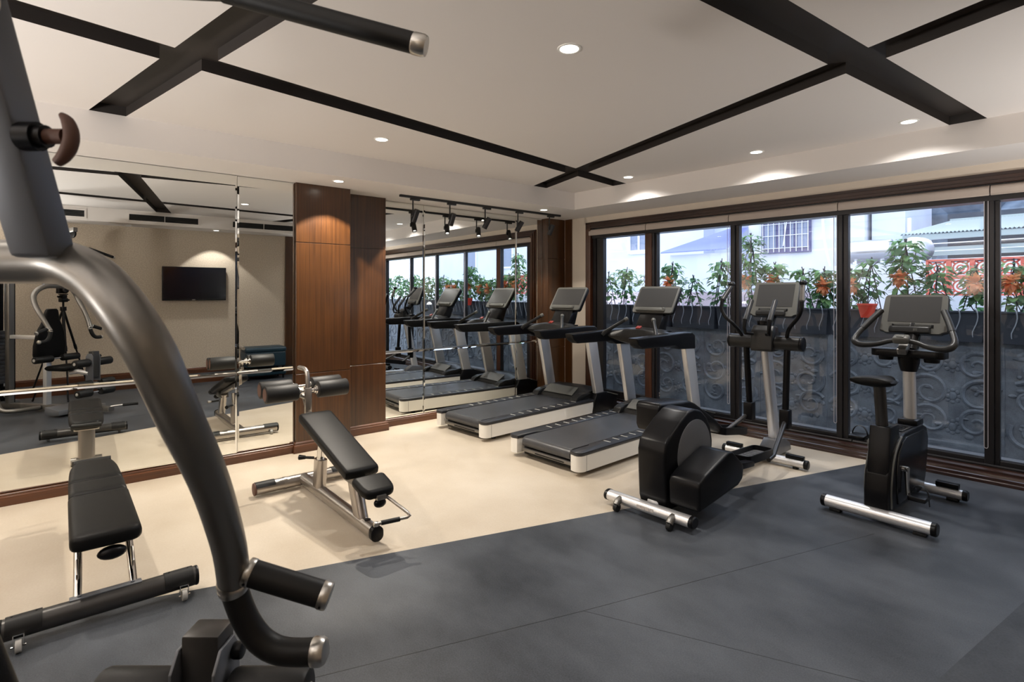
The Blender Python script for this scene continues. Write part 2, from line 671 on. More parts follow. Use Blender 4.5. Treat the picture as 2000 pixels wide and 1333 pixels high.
# window wall: strip at the left of the glazing and band above it
b = MB()
b.box((-3.4, 0.22, 1.4), (0.68, 0.2, 2.9))
b.box((0.0, 0.22, 2.70), (6.2, 0.2, 0.52))
b.box((2.9, 0.22, 1.4), (0.5, 0.2, 2.9))
b.move(WM)
struct(b.build('wall_back', 'wall_paint', flat=True), 'cream painted window wall')

# ---- baseboards
def skirting(name, x, y0, y1, face=1, h=0.085, mat_='trim_wood_y'):
    bb = MB()
    prof = [(x - 0.03 * face, 0), (x + 0.015 * face, 0), (x + 0.015 * face, h * 0.72), (x + 0.006 * face, h * 0.78), (x + 0.006 * face, h * 0.93), (x, h), (x - 0.03 * face, h)]
    bb.prism(prof, 'y', y0, y1)
    return struct(bb.build(name, mat_, flat=True))


skirting('baseboard_left', XM + 0.025, YL, 1.69)
skirting('baseboard_left_2', -5.565, 2.77, 5.22)
skirting('baseboard_right', XB - 0.012, YL, 5.6, face=-1, h=0.1)

# ---- veneered columns between and beside the mirrors
def column(name, x0, x1, y0, y1, base=True):
    bb = MB()
    for z0, z1 in ((0.0, 0.736), (0.742, 1.977), (1.983, LOWZ)):
        bb.box(((x0 + x1) / 2, (y0 + y1) / 2, (z0 + z1) / 2), (x1 - x0, y1 - y0, z1 - z0), bev=0.002, seg=1)
    bb.box(((x0 + x1) / 2 - 0.004, (y0 + y1) / 2, 1.27), (x1 - x0 - 0.008, y1 - y0 - 0.008, 2.53))
    o = struct(bb.build(name, 'veneer', flat=True))
    if base:
        bb = MB()
        for g, h in ((0.028, 0.0), (0.028, 0.068), (0.018, 0.074), (0.018, 0.088), (0.004, 0.098)):
            pass
        X0, X1, Y0, Y1 = x0, x1, y0, y1
        rings = []
        for g, h in ((0.026, 0.0), (0.026, 0.070), (0.016, 0.076), (0.016, 0.090), (0.001, 0.100)):
            rings.append([(X0, Y0 - g, h), (X1 + g, Y0 - g, h), (X1 + g, Y1 + g, h), (X0, Y1 + g, h)])
        bb.rings(rings)
        k = bb.build(name + '_plinth', 'trim_wood_y', flat=True)
        k['kind'] = 'structure'
    return o


o = column('column_1', -5.45, -5.20, 1.705, 2.236)
o['label'] = 'tall glossy brown wood veneer column standing forward between the two mirrors'
o = column('column_2', -5.70, -5.445, 2.236, 2.745)
o['label'] = 'recessed brown wood veneer panel beside the forward column'
o = column('column_3', -5.70, -5.462, 5.205, 5.60)
o['label'] = 'dark wood veneer pilaster in the far corner'
b = MB()
b.box((-3.38, 0.115, 1.27), (0.125, 0.02, 2.54))
b.move(WM)
struct(b.build('column_4', 'veneer', flat=True), 'narrow dark wood return beside the cream strip')
b = MB()
b.box((XB - 0.02, 3.41, 1.27), (0.05, 0.25, 2.54), bev=0.003)
struct(b.build('trim_4', 'veneer', flat=True), 'dark wood upright on the wallpapered wall')

# ---- mirrors: bevelled sheets, each tipped a hair off plumb
def mirror(y0, y1, z0, z1, x, tilt, label):
    cy, cz = (y0 + y1) / 2, (z0 + z1) / 2
    hy, hz = (y1 - y0) / 2 - 0.0015, (z1 - z0) / 2 - 0.0015
    bw = 0.014
    bb = MB()
    rings = []
    for g, d in ((0, -0.006), (0, 0.0), (bw, 0.0035)):
        rings.append([(d, -hy + g, -hz + g), (d, hy - g, -hz + g), (d, hy - g, hz - g), (d, -hy + g, hz - g)])
    bb.rings(rings)
    o = bb.build('mirror', 'mirror_silver', flat=True)
    o.location = (x, cy, cz)
    o.rotation_euler = tilt
    tag(o, label, 'mirror', 'bevelled wall mirror sheets')
    return o


UP, DN = (0, 0.0062, -0.010), (0, -0.0085, -0.010)
mirror(-1.90, -0.40, 0.795, 2.537, XM + 0.014, UP, 'upper mirror sheet on the wall beyond the left edge of the view')
mirror(-1.90, -0.40, 0.09, 0.791, XM + 0.014, DN, 'lower mirror sheet on the wall beyond the left edge of the view')
mirror(-0.397, 1.206, 0.795, 2.537, XM + 0.010, UP, 'large upper mirror sheet reflecting the television')
mirror(-0.397, 1.206, 0.09, 0.791, XM + 0.010, DN, 'low mirror sheet behind the flat weight bench')
mirror(1.209, 1.702, 0.795, 2.537, XM + 0.008, UP, 'narrow upper mirror sheet against the forward wood column')
mirror(1.209, 1.702, 0.09, 0.791, XM + 0.008, DN, 'narrow low mirror sheet against the forward wood column')
ym = [2.748, 3.297, 4.719, 5.203]
nm = ['narrow {} mirror sheet next to the recessed wood panel', 'wide {} mirror sheet behind the treadmills', 'narrow {} mirror sheet next to the far corner pilaster']
for i in range(3):
    mirror(ym[i], ym[i + 1], 0.835, 2.537, -5.575, (0, 0.001, 0), nm[i].format('upper'))
    mirror(ym[i], ym[i + 1], 0.09, 0.831, -5.575, (0, -0.001, 0), nm[i].format('lower'))

# ================================================================ WINDOW WALL
def wbox(bb, u0, u1, v0, v1, z0, z1, bev=0.0, mi=0):
    bb.box(((u0 + u1) / 2, (v0 + v1) / 2, (z0 + z1) / 2), (u1 - u0, v1 - v0, z1 - z0), bev=bev, mi=mi)


UR = 2.62
# wooden architrave and stepped sill
b = MB()
for g, v in ((0.0, 0.105), (0.028, 0.085), (0.062, 0.075)):
    wbox(b, -3.067 + g, UR, v, 0.16, 2.373 if g > 0.05 else 2.373, 2.462 - g, bev=0.003)
b.move(WM)
struct(b.build('trim_1', 'trim_wood', flat=True), 'dark wood architrave over the windows')
b = MB()
for g, v in ((0.0, 0.105), (0.026, 0.088), (0.055, 0.075)):
    wbox(b, -3.067 + g, -2.958, v, 0.2, 0.0, 2.462 - g, bev=0.003)
b.move(WM)
struct(b.build('trim_2', 'trim_wood_z', flat=True), 'dark wood architrave down the window side')
b = MB()
prof = [(0.0, 0.0), (0.0, 0.022), (0.012, 0.028), (0.012, 0.05), (0.024, 0.056), (0.028, 0.072), (0.05, 0.078), (0.05, 0.095), (0.075, 0.104), (0.10, 0.106), (0.30, 0.106), (0.30, 0.0)]
b.prism(prof, 'x', -3.067, UR)
b.move(WM)
struct(b.build('trim_3', 'trim_wood', flat=True), 'stepped glossy wood sill along the foot of the windows')

# aluminium frames: head, sill track, mullions and each pane
GV = 0.185
b = MB()
wbox(b, -2.96, UR, 0.11, 0.27, 2.24, 2.45)
wbox(b, -2.96, UR, 0.12, 0.26, 0.10, 0.118)
wbox(b, -2.96, UR, 0.115, 0.122, 0.118, 0.128, mi=1)
b.move(WM)
struct(b.build('window_frame', ['alu_dark', 'alu_rail'], flat=True), 'dark aluminium head and track of the sliding windows')
wins = [(-2.96, -2.00, -2.795, -2.125), (-2.00, -0.985, -1.975, -1.032), (-0.985, 0.062, -0.945, 0.013), (0.062, 1.145, 0.105, 1.085), (1.145, 2.35, 1.178, 2.30)]
for i, (u0, u1, g0, g1) in enumerate(wins):
    b = MB()
    z0, z1 = (0.215 if i == 0 else 0.160), (2.24 if i == 0 else 2.30)
    if i == 0:
        wbox(b, u0, u0 + 0.05, 0.13, 0.24, 0.1, 2.3)
        wbox(b, u0 + 0.055, g0, 0.15, 0.22, 0.1, 2.3, bev=0.004)
    else:
        wbox(b, u0, g0, 0.16, 0.23, 0.1, 2.3, bev=0.004)
    wbox(b, g1, u1, 0.135, 0.20, 0.1, 2.3, bev=0.004)
    wbox(b, g0, g1, 0.15, 0.22, 0.112, z0, bev=0.004)
    wbox(b, g0, g1, 0.15, 0.22, z1, 2.38, bev=0.004)
    if i == 0:
        wbox(b, g1, u1 - 0.03, 0.128, 0.136, 0.11, 2.3, mi=1)
    b.move(WM)
    o = b.build('window_%d' % (i + 1), ['alu_dark', 'trim_wood_z'], flat=True)
    struct(o)
    b = MB()
    wbox(b, g0 - 0.01, g1 + 0.01, GV, GV + 0.006, z0 - 0.01, z1 + 0.01)
    b.move(WM)
    k = b.build('pane', 'pane_glass', parent=o, flat=True)
b = MB()
for du, dz, su, sz in ((0.0, 0.0, 0.012, 0.002), (0.0, 0.010, 0.012, 0.002), (0.0, 0.005, 0.002, 0.010), (0.0, 0.022, 0.003, 0.003), (-0.005, 0.038, 0.002, 0.012), (0.005, 0.038, 0.002, 0.012)):
    b.box((-1.955 + du, GV - 0.001, 0.235 + dz), (su, 0.001, sz))
b.box((-1.955, GV - 0.001, 0.273), (0.002, 0.001, 0.015), rot=Euler((0, 0.75, 0)))
b.move(WM)
b.build('etched_mark', 'sticker', parent=bpy.data.objects['window_2'], flat=True)

# rolled blinds in a row under the architrave
bl = [(-2.985, -2.084), (-2.080, -1.026), (-1.022, 0.039), (0.043, 1.124), (1.128, 2.3)]
bn = ['beige roller blind rolled up over the narrow left casement', 'beige roller blind rolled up behind the treadmill console by the window', 'beige roller blind rolled up over the elliptical trainer', 'beige roller blind rolled up over the exercise bike', 'beige roller blind rolled up at the right edge of the view']
cz_ = [None, (-1.045, 0.285), (0.008, 0.262), (1.098, 0.252), None]
for (u0, u1), lab, c in zip(bl, bn, cz_):
    cx = W((u0 + u1) / 2, 0.09, 2.33)
    t = thing('roller_blind', lab, 'blind', cx, 2.3, 'rolled blinds over the windows')
    h = (u1 - u0) / 2 - 0.002
    b = MB()
    b.cyl((-h, 0.02, -0.005), (h, 0.02, -0.005), 0.038, n=24)
    b.prism([(-0.018, 0.0), (-0.012, 0.0), (-0.012, -0.045), (-0.018, -0.045)], 'x', -h, h)
    b.build('fabric_roll', 'blind_fabric', t)
    b = MB()
    b.box((0, -0.012, -0.045), (2 * h, 0.014, 0.014), bev=0.004)
    b.build('bottom_bar', 'blind_fabric', t)
    if c:
        b = MB()
        du_ = c[0] - (u0 + u1) / 2
        zt, zb = -0.03, c[1] - 2.33
        r_ = 0.012
        pts = [(du_ - r_, 0.03, zt), (du_ - r_, 0.03, zb + r_), (du_ - r_ * 0.7, 0.03, zb + r_ * 0.3), (du_, 0.03, zb), (du_ + r_ * 0.7, 0.03, zb + r_ * 0.3), (du_ + r_, 0.03, zb + r_), (du_ + r_, 0.03, zt)]
        b.tube(pts, 0.003, n=6)
        b.build('pull_chain', 'chain', t)

# ================================================================ CEILING FITTINGS
LK = 1.62
def downlight(x, y, z, label, watts, colour=WARM, r=0.05, angle=100, target=None, blend=0.5):
    t = thing('downlight', label, 'ceiling light', (x, y, z), 0, 'recessed ceiling downlights')
    b = MB()
    n = 28
    R = []
    for rr, zz in ((r + 0.012, -0.0005), (r + 0.011, -0.004), (r, -0.005), (r - 0.004, -0.002)):
        R.append([(rr * math.cos(2 * PI * k / n), rr * math.sin(2 * PI * k / n), zz) for k in range(n)])
    b.rings(R, False, False)
    b.build('rim', 'lamp_rim', t)
    b = MB()
    b.cyl((0, 0, -0.0035), (0, 0, -0.001), r - 0.004, n=28)
    b.build('glowing_lens', 'lamp_glow', t)
    if watts:
        lamp('downlight_beam', (0, 0, -0.012), watts * LK, None if target is None else target, colour, angle, blend, 0.035, t)
    return t




def fill_uplight(x, y, z, rz, watts, label):  # added uplight out of view, there to brighten the ceiling
    t = thing('wall_fill_light', label, 'added fill light', (x, y, z), rz, 'added fill uplights out of view')
    b = MB()
    b.lathe([(0.02, -0.10), (0.05, -0.08), (0.09, 0.06), (0.086, 0.06), (0.048, -0.07), (0.0, -0.075)], (0, 0.10, 0), n=28)
    b.box((0, 0.01, -0.03), (0.08, 0.02, 0.16), bev=0.004)
    b.build('bowl', 'steel', t)
    b = MB()
    b.sphere((0, 0.10, -0.01), 0.03)
    b.build('fill_bulb', 'lamp_glow', t)
    lamp('fill_beam', (0, 0.10, 0.065), watts, (0, 0.9, 1.2), NEUT, 120, 0.6, 0.06, t)


fill_uplight(-4.1, YL + 0.001, 1.15, 0, 360, 'added fill uplight on the end wall nearest the mirrors, outside the view')
fill_uplight(-1.8, YL + 0.001, 1.15, 0, 390, 'added fill uplight on the end wall by the multi gym, outside the view')
fill_uplight(XB - 0.001, -1.6, 1.15, 90, 260, 'added fill uplight behind the multi gym, outside the view')
fill_uplight(XB - 0.001, 4.7, 1.15, 90, 110, 'added fill uplight by the window end, outside the view')
G_ = 'round recessed downlight '
downlight(-1.94, 2.0, TRAYZ, G_ + 'large and alone near the centre of the ceiling', 60, NEUT, angle=120)
downlight(-4.06, 2.01, TRAYZ, G_ + 'in the tray above the incline bench with rollers', 92, angle=120)
downlight(-2.30, 4.735, TRAYZ, G_ + 'above the elliptical trainer, second of the window row', 44, NEUT, angle=145, blend=0.8)
downlight(-1.18, 4.745, TRAYZ, G_ + 'above the exercise bike at the end of a dark line', 46, NEUT, angle=145, blend=0.8)
downlight(-3.68, 4.70, TRAYZ, G_ + 'between the crossed dark lines and the treadmill consoles', 42, NEUT, angle=145, blend=0.8)
downlight(-4.893, 1.99, LOWZ, G_ + 'in the dropped margin lighting the wood column', 135, WARM, 0.045, 98, blend=0.12)
downlight(-4.94, 4.64, LOWZ, G_ + 'in the dropped margin beside the end of the spotlight track', 30, WARM, 0.045, 98, blend=0.2)
downlight(0.27, 2.02, LOWZ, G_ + 'in the margin washing the wall above the television', 42, NEUT, 0.045, 92, blend=0.12)
downlight(-4.06, -0.35, TRAYZ, G_ + 'in the tray over the flat bench, outside the view', 70, angle=120)
downlight(-1.94, -0.8, TRAYZ, G_ + 'over the multi gym, outside the view', 5, angle=120)
downlight(-0.35, 3.6, TRAYZ, G_ + 'over the open floor at right, outside the view', 10, NEUT, angle=120)

# smoke detector, seen in the mirror
b = MB()
b.lathe([(0.05, 0.0), (0.05, -0.012), (0.035, -0.028), (0.0, -0.03)], (0.3, 0.75, LOWZ), n=24)
tag(b.build('smoke_detector', 'white_plastic'), 'small white dome detector on the ceiling margin, seen in the mirror', 'smoke detector')

# air grilles in the upright face of the ceiling margin (seen in the mirror)
for y0, y1, lab in ((-0.85, 0.19, 'dark slotted air grille near the multi gym, seen in the mirror'),
                    (0.745, 1.70, 'dark slotted air grille above the television, seen in the mirror'),
                    (2.23, 3.26, 'dark slotted air grille next to the wood upright, seen in the mirror')):
    t = thing('air_grille', lab, 'air vent', (TX1, (y0 + y1) / 2, 2.64), 0, 'air grilles above the television wall')
    h = (y1 - y0) / 2
    b = MB()
    for z0, z1 in ((0.048, 0.068), (-0.068, -0.048)):
        b.box((-0.004, 0, (z0 + z1) / 2), (0.012, 2 * h + 0.05, z1 - z0))
    for yy in (-h - 0.012, 0, h + 0.012):
        b.box((-0.0035, yy, 0), (0.012, 0.024 if yy else 0.008, 0.13))
    b.build('frame', 'ceiling_paint', t, flat=True)
    b = MB()
    b.box((0.0, 0, 0), (0.004, 2 * h, 0.1))
    for k in range(7):
        b.box((-0.004, 0, -0.042 + k * 0.014), (0.012, 2 * h, 0.003), rot=Euler((0, 0.6, 0)))
    b.build('louvres', 'grille_dark', t, flat=True)

# spotlight track and its five heads
TXk = -5.135
b = MB()
b.box((TXk, 3.935, LOWZ - 0.012), (0.034, 2.37, 0.024), bev=0.003)
tag(b.build('spotlight_track', 'spot_black', flat=True), 'long black spotlight track on the ceiling above the mirror', 'track')
tl = ['black track spotlight nearest the wood columns', 'black track spotlight second from the wood columns', 'black track spotlight in the middle of the track', 'black track spotlight second from the far corner', 'black track spotlight at the far corner end of the track']
aim = [(-0.42, -0.12), (-0.42, -0.05), (-0.45, -0.25), (-0.45, -0.28), (-0.40, -0.1)]
for y, lab, (ax, ay) in zip((2.906, 3.375, 3.872, 4.381, 4.923), tl, aim):
    t = thing('track_spotlight', lab, 'spotlight', (TXk, y, LOWZ - 0.024), 0, 'spotlights hanging on the black track')
    b = MB()
    b.box((0, 0.025, -0.012), (0.032, 0.11, 0.022), bev=0.003)
    b.build('adapter', 'spot_black', t)
    b = MB()
    b.cyl((0, 0, -0.02), (0, 0, -0.16), 0.008, n=10)
    b.box((0, 0, -0.165), (0.02, 0.03, 0.045), bev=0.003)
    b.build('stem', 'spot_black', t)
    d = Vector((ax, ay, -0.9)).normalized()
    c = Vector((0.0, 0.034, -0.17))
    b = MB()
    b.lathe([(0.0, -0.055), (0.029, -0.055), (0.031, -0.05), (0.031, 0.085), (0.027, 0.085), (0.026, 0.062), (0.0, 0.060)], c, d, n=24)
    b.build('head', 'spot_black', t)
    b = MB()
    b.cyl(c + d * 0.0625, c + d * 0.064, 0.022, n=20)
    b.build('glowing_lens', 'lamp_glow', t)
    tgt = c + d
    lo = c + d * 0.10
    l = lamp('spotlight_beam', lo, 30 * LK, None, WARM, 62, 0.4, 0.02, t)
    l.rotation_euler = d.to_track_quat('-Z', 'Y').to_euler()

# ================================================================ TELEVISION, OTTOMAN (seen in the mirror)
t = thing('television', 'black flat wall television seen in the mirror', 'television', (XB - 0.033, 1.735, 1.595))
b = MB()
b.box((-0.02, 0, 0), (0.04, 0.99, 0.592), bev=0.006)
b.build('casing', 'plastic_gloss', t)
b = MB()
b.box((-0.0405, 0, 0.006), (0.002, 0.965, 0.555))
b.build('screen', 'tv_black', t, flat=True)
b = MB()
b.box((-0.0415, -0.02, -0.284), (0.002, 0.05, 0.008))
b.build('badge', 'cap_metal', t, flat=True)
b = MB()
b.box((0.012, 0, 0), (0.03, 0.3, 0.2))
b.build('wall_bracket', 'alu_dark', t, flat=True)

t = thing('ottoman', 'navy blue leather ottoman against the wallpapered wall, seen in the mirror', 'ottoman', (0.33, 2.83, 0))
b = MB()
b.box((0, 0, 0.21), (0.42, 0.70, 0.28), bev=0.03, seg=4)
b.build('body', 'navy_leather', t)
b = MB()
b.box((0, 0, 0.385), (0.44, 0.72, 0.09), bev=0.035, seg=4)
b.build('cushion', 'navy_leather', t)
for sx in (-1, 1):
    for sy in (-1, 1):
        b = MB()
        b.cyl((sx * 0.17, sy * 0.3, 0), (sx * 0.17, sy * 0.3, 0.08), 0.016, 0.022)
        b.build('leg', 'plastic_black', t)

# ================================================================ TREADMILLS  (local: +y to the console, origin under the rear edge)
def make_treadmill(label, loc, rz):
    t = thing('treadmill', label, 'treadmill', loc, rz, 'treadmills facing the windows')
    # underside chassis
    b = MB()
    b.box((0, 1.05, 0.085), (0.70, 1.9, 0.07))
    b.box((0, 0.10, 0.045), (0.62, 0.05, 0.035), bev=0.006)
    b.build('chassis', 'plastic_black', t)
    for sx in (-1, 1):
        for y in (0.18, 1.95):
            b = MB()
            b.cyl((sx * 0.34, y, 0), (sx * 0.34, y, 0.06), 0.026, 0.02)
            b.build('foot', 'rubber', t)
    # running belt wrapped over the rear roller
    b = MB()
    R = 0.048
    prof = []
    zc = 0.195 - R
    for k in range(9):
        a = PI / 2 + PI * k / 8
        prof.append((0.075 + R * math.cos(a), zc + R * math.sin(a)))
    prof += [(1.75, zc - R), (1.75, 0.195)]
    b.prism(prof, 'x', -0.285, 0.285)
    b.build('running_belt', 'belt', t)
    b = MB()
    b.box((0, 0.055, 0.078), (0.60, 0.05, 0.032), bev=0.008)
    b.box((0.05, 0.028, 0.076), (0.34, 0.008, 0.008), mi=1)
    b.build('rear_bar', ['gunmetal', 'plastic_black'], t)
    for s in (-1, 1):
        # pale side skirt curling round the rear corner
        x0, x1 = 0.325, 0.432
        r = 0.06
        out = [(x0, 0.0), (x1 - r, -0.01)]
        for k in range(1, 7):
            a = -PI / 2 + (PI / 2) * k / 6
            out.append((x1 - r + r * math.cos(a), -0.01 + r + r * math.sin(a)))
        out += [(x1, 1.72), (x0, 1.72)]
        b = MB()
        b.prism([(s * x, y) for x, y in out], 'z', 0.042, 0.172)
        b.build('side_skirt', 'offwhite', t)
        b = MB()
        b.box((s * 0.432, 0.075, 0.107), (0.0016, 0.003, 0.128))
        b.build('skirt_seam', 'plastic_mid', t)
        # black foot rail with grip ticks
        x0 = 0.285
        o2 = [(x0 + 0.03, 0.0), (x1 - r, -0.014)]
        for k in range(1, 7):
            a = -PI / 2 + (PI / 2) * k / 6
            o2.append((x1 + 0.003 - r + r * math.cos(a), -0.014 + r + r * math.sin(a)))
        o2 += [(x1 + 0.003, 1.85), (x0, 1.85), (x0, 0.28), (x0 + 0.03, 0.24)]
        b = MB()
        b.prism([(s * x, y) for x, y in o2], 'z', 0.172, 0.202, bev=0.006)
        for k in range(9):
            y = 0.45 + k * 0.125
            b.box((s * 0.35, y, 0.2025), (0.075, 0.010, 0.0016), mi=1)
        b.build('foot_rail', ['rail_black', 'tick'], t)
        # upright
        b = MB()
        b.prism([(1.79, 0.22), (1.945, 0.22), (1.795, 0.96), (1.62, 0.96)], 'x', s * 0.372, s * 0.432, bev=0.012, seg=3)
        b.build('upright', 'silver_paint', t)
        b = MB()
        b.prism([(1.70, 0.04), (2.19, 0.04), (2.19, 0.20), (2.02, 0.255), (1.965, 0.275), (1.78, 0.275), (1.74, 0.2)], 'x', s * 0.35, s * 0.448, bev=0.012)
        b.build('upright_shoe', 'plastic_black', t)
        b = MB()
        b.prism([(1.985, 0.262), (2.02, 0.262), (2.20, 0.212), (2.20, 0.200), (2.02, 0.250)], 'x', s * 0.345, s * 0.452)
        b.build('shoe_cap', 'plastic_grey', t)
        # arm rest
        b = MB()
        b.prism([(0.765, 1.088), (0.80, 1.02), (0.86, 0.985), (1.42, 0.978), (1.51, 0.940), (1.81, 0.925), (1.80, 1.07), (1.745, 1.10), (1.6, 1.105)], 'x', s * 0.335, s * 0.44, bev=0.014, seg=3)
        b.build('arm', 'plastic_black', t)
        # pulse grip
        p0, p1 = Vector((s * 0.315, 1.27, 1.085)), Vector((s * 0.165, 1.455, 1.225))
        b = MB()
        b.tube([p0 + Vector((s * 0.02, -0.02, -0.03)), p0, p1], [0.022, 0.02, 0.017], n=14)
        g = b.build('pulse_grip', 'plastic_mid', t)
        b = MB()
        d = (p1 - p0).normalized()
        b.cyl(p1 - d * 0.03, p1 + d * 0.012, 0.022, n=16, bev=0.006)
        b.build('grip_end', 'plastic_grey', g)
    # cross dash between the arms
    b = MB()
    secs = []
    for x in [-0.34, -0.27, -0.18, -0.08, 0, 0.08, 0.18, 0.27, 0.34]:
        k = 1 - (abs(x) / 0.34) ** 2
        top = 1.085 + 0.055 * k
        bot = 1.0 - 0.055 * k
        y0 = 1.36 + 0.02 * k
        secs.append([(x, y0, bot + 0.03), (x, y0 - 0.01, (top + bot) / 2), (x, y0 + 0.02, top - 0.02), (x, y0 + 0.06, top), (x, y0 + 0.24, top - 0.005), (x, y0 + 0.38, top - 0.05), (x, y0 + 0.38, bot + 0.04), (x, y0 + 0.1, bot)])
    b.rings(secs)
    dash = b.build('dashboard', 'plastic_mid', t, angle=40)
    b = MB()
    b.box((0.0, 1.435, 1.142), (0.055, 0.045, 0.014), rot=Euler((0.5, 0, 0)), bev=0.004)
    b.build('stop_button', 'red', dash)
    for s in (-1, 1):
        b = MB()
        b.lathe([(0.045, 0.0), (0.045, 0.012), (0.038, 0.012), (0.036, -0.03), (0.0, -0.03)], (s * 0.235, 1.60, 1.098), n=22)
        b.build('cup_holder', 'plastic_gloss', dash)
    # motor hood between the uprights
    b = MB()
    secs = []
    for x in [-0.36, -0.34, -0.22, 0.0, 0.22, 0.34, 0.36]:
        k = 1.0 if abs(x) < 0.3 else 0.9
        h = 0.02 * (1 - (x / 0.36) ** 2)
        secs.append([(x, 1.52, 0.17), (x, 1.535, 0.215), (x, 1.60, 0.255 * k + h), (x, 1.70, 0.315 * k + h), (x, 1.82, 0.325 * k + h), (x, 2.02, 0.285 * k + h), (x, 2.16, 0.22 * k), (x, 2.18, 0.06), (x, 1.52, 0.06)])
    b.rings(secs)
    hood = b.build('motor_hood', 'plastic_mid', t, angle=45)
    b = MB()
    b.prism([(1.555, 0.244), (1.595, 0.273), (1.675, 0.326), (1.675, 0.33), (1.59, 0.278), (1.55, 0.249)], 'x', -0.235, 0.235)
    b.build('hood_panel', 'plastic_grey', hood)
    for s in (-1, 1):
        b = MB()
        b.prism([(1.46, 0.195), (1.50, 0.245), (1.58, 0.275), (1.72, 0.28), (1.78, 0.26), (1.62, 0.225), (1.52, 0.195)], 'x', s * 0.27, s * 0.37, bev=0.008)
        b.build('hood_horn', 'plastic_mid', hood)
    # console on a black neck
    b = MB()
    b.prism([(1.56, 1.10), (1.72, 1.10), (1.80, 1.33), (1.70, 1.33)], 'x', -0.15, 0.15, bev=0.015)
    b.build('neck', 'plastic_gloss', t)
    M = Matrix.Translation((0, 1.755, 1.432)) @ Matrix.Rotation(math.radians(-33), 4, 'X')
    cw, ch = 0.250, 0.170

    def face(sc, y):
        return [(x, y, z) for x, z in rrect(-cw * sc, cw * sc, -ch, ch, 0.03)]
    b = MB()
    b.rings([[(x * 0.97, 0.055, z * 0.95) for x, y, z in face(1, 0)], face(1, 0.035), face(1, 0.008)])
    b.move(M)
    con = b.build('console', 'plastic_black', t, angle=30)
    b = MB()
    b.rings([face(1.0, 0.009), [(x * 0.985, -0.004, z * 0.985) for x, y, z in face(1, 0)]])
    b.move(M)
    b.build('bezel', 'plastic_grey', con, angle=30)
    b = MB()
    b.box((0, -0.0045, 0.022), (0.455, 0.003, 0.238))
    b.move(M)
    b.build('screen', 'screen', con, flat=True)
    b = MB()
    b.box((-0.02, -0.012, -0.135), (0.36, 0.025, 0.045), bev=0.012, seg=3)
    b.box((0.145, -0.026, -0.125), (0.022, 0.004, 0.022), bev=0.002)
    b.move(M)
    b.build('tablet_ledge', 'plastic_grey', con)
    return t


make_t = make_treadmill('treadmill standing against the mirror beside the recessed wood panel', (-4.765, 3.25, 0), 3.5)
dup(make_t, (-3.445, 3.22, 0), 2.5, 'treadmill standing between the other treadmill and the elliptical trainer', 'treadmills facing the windows')

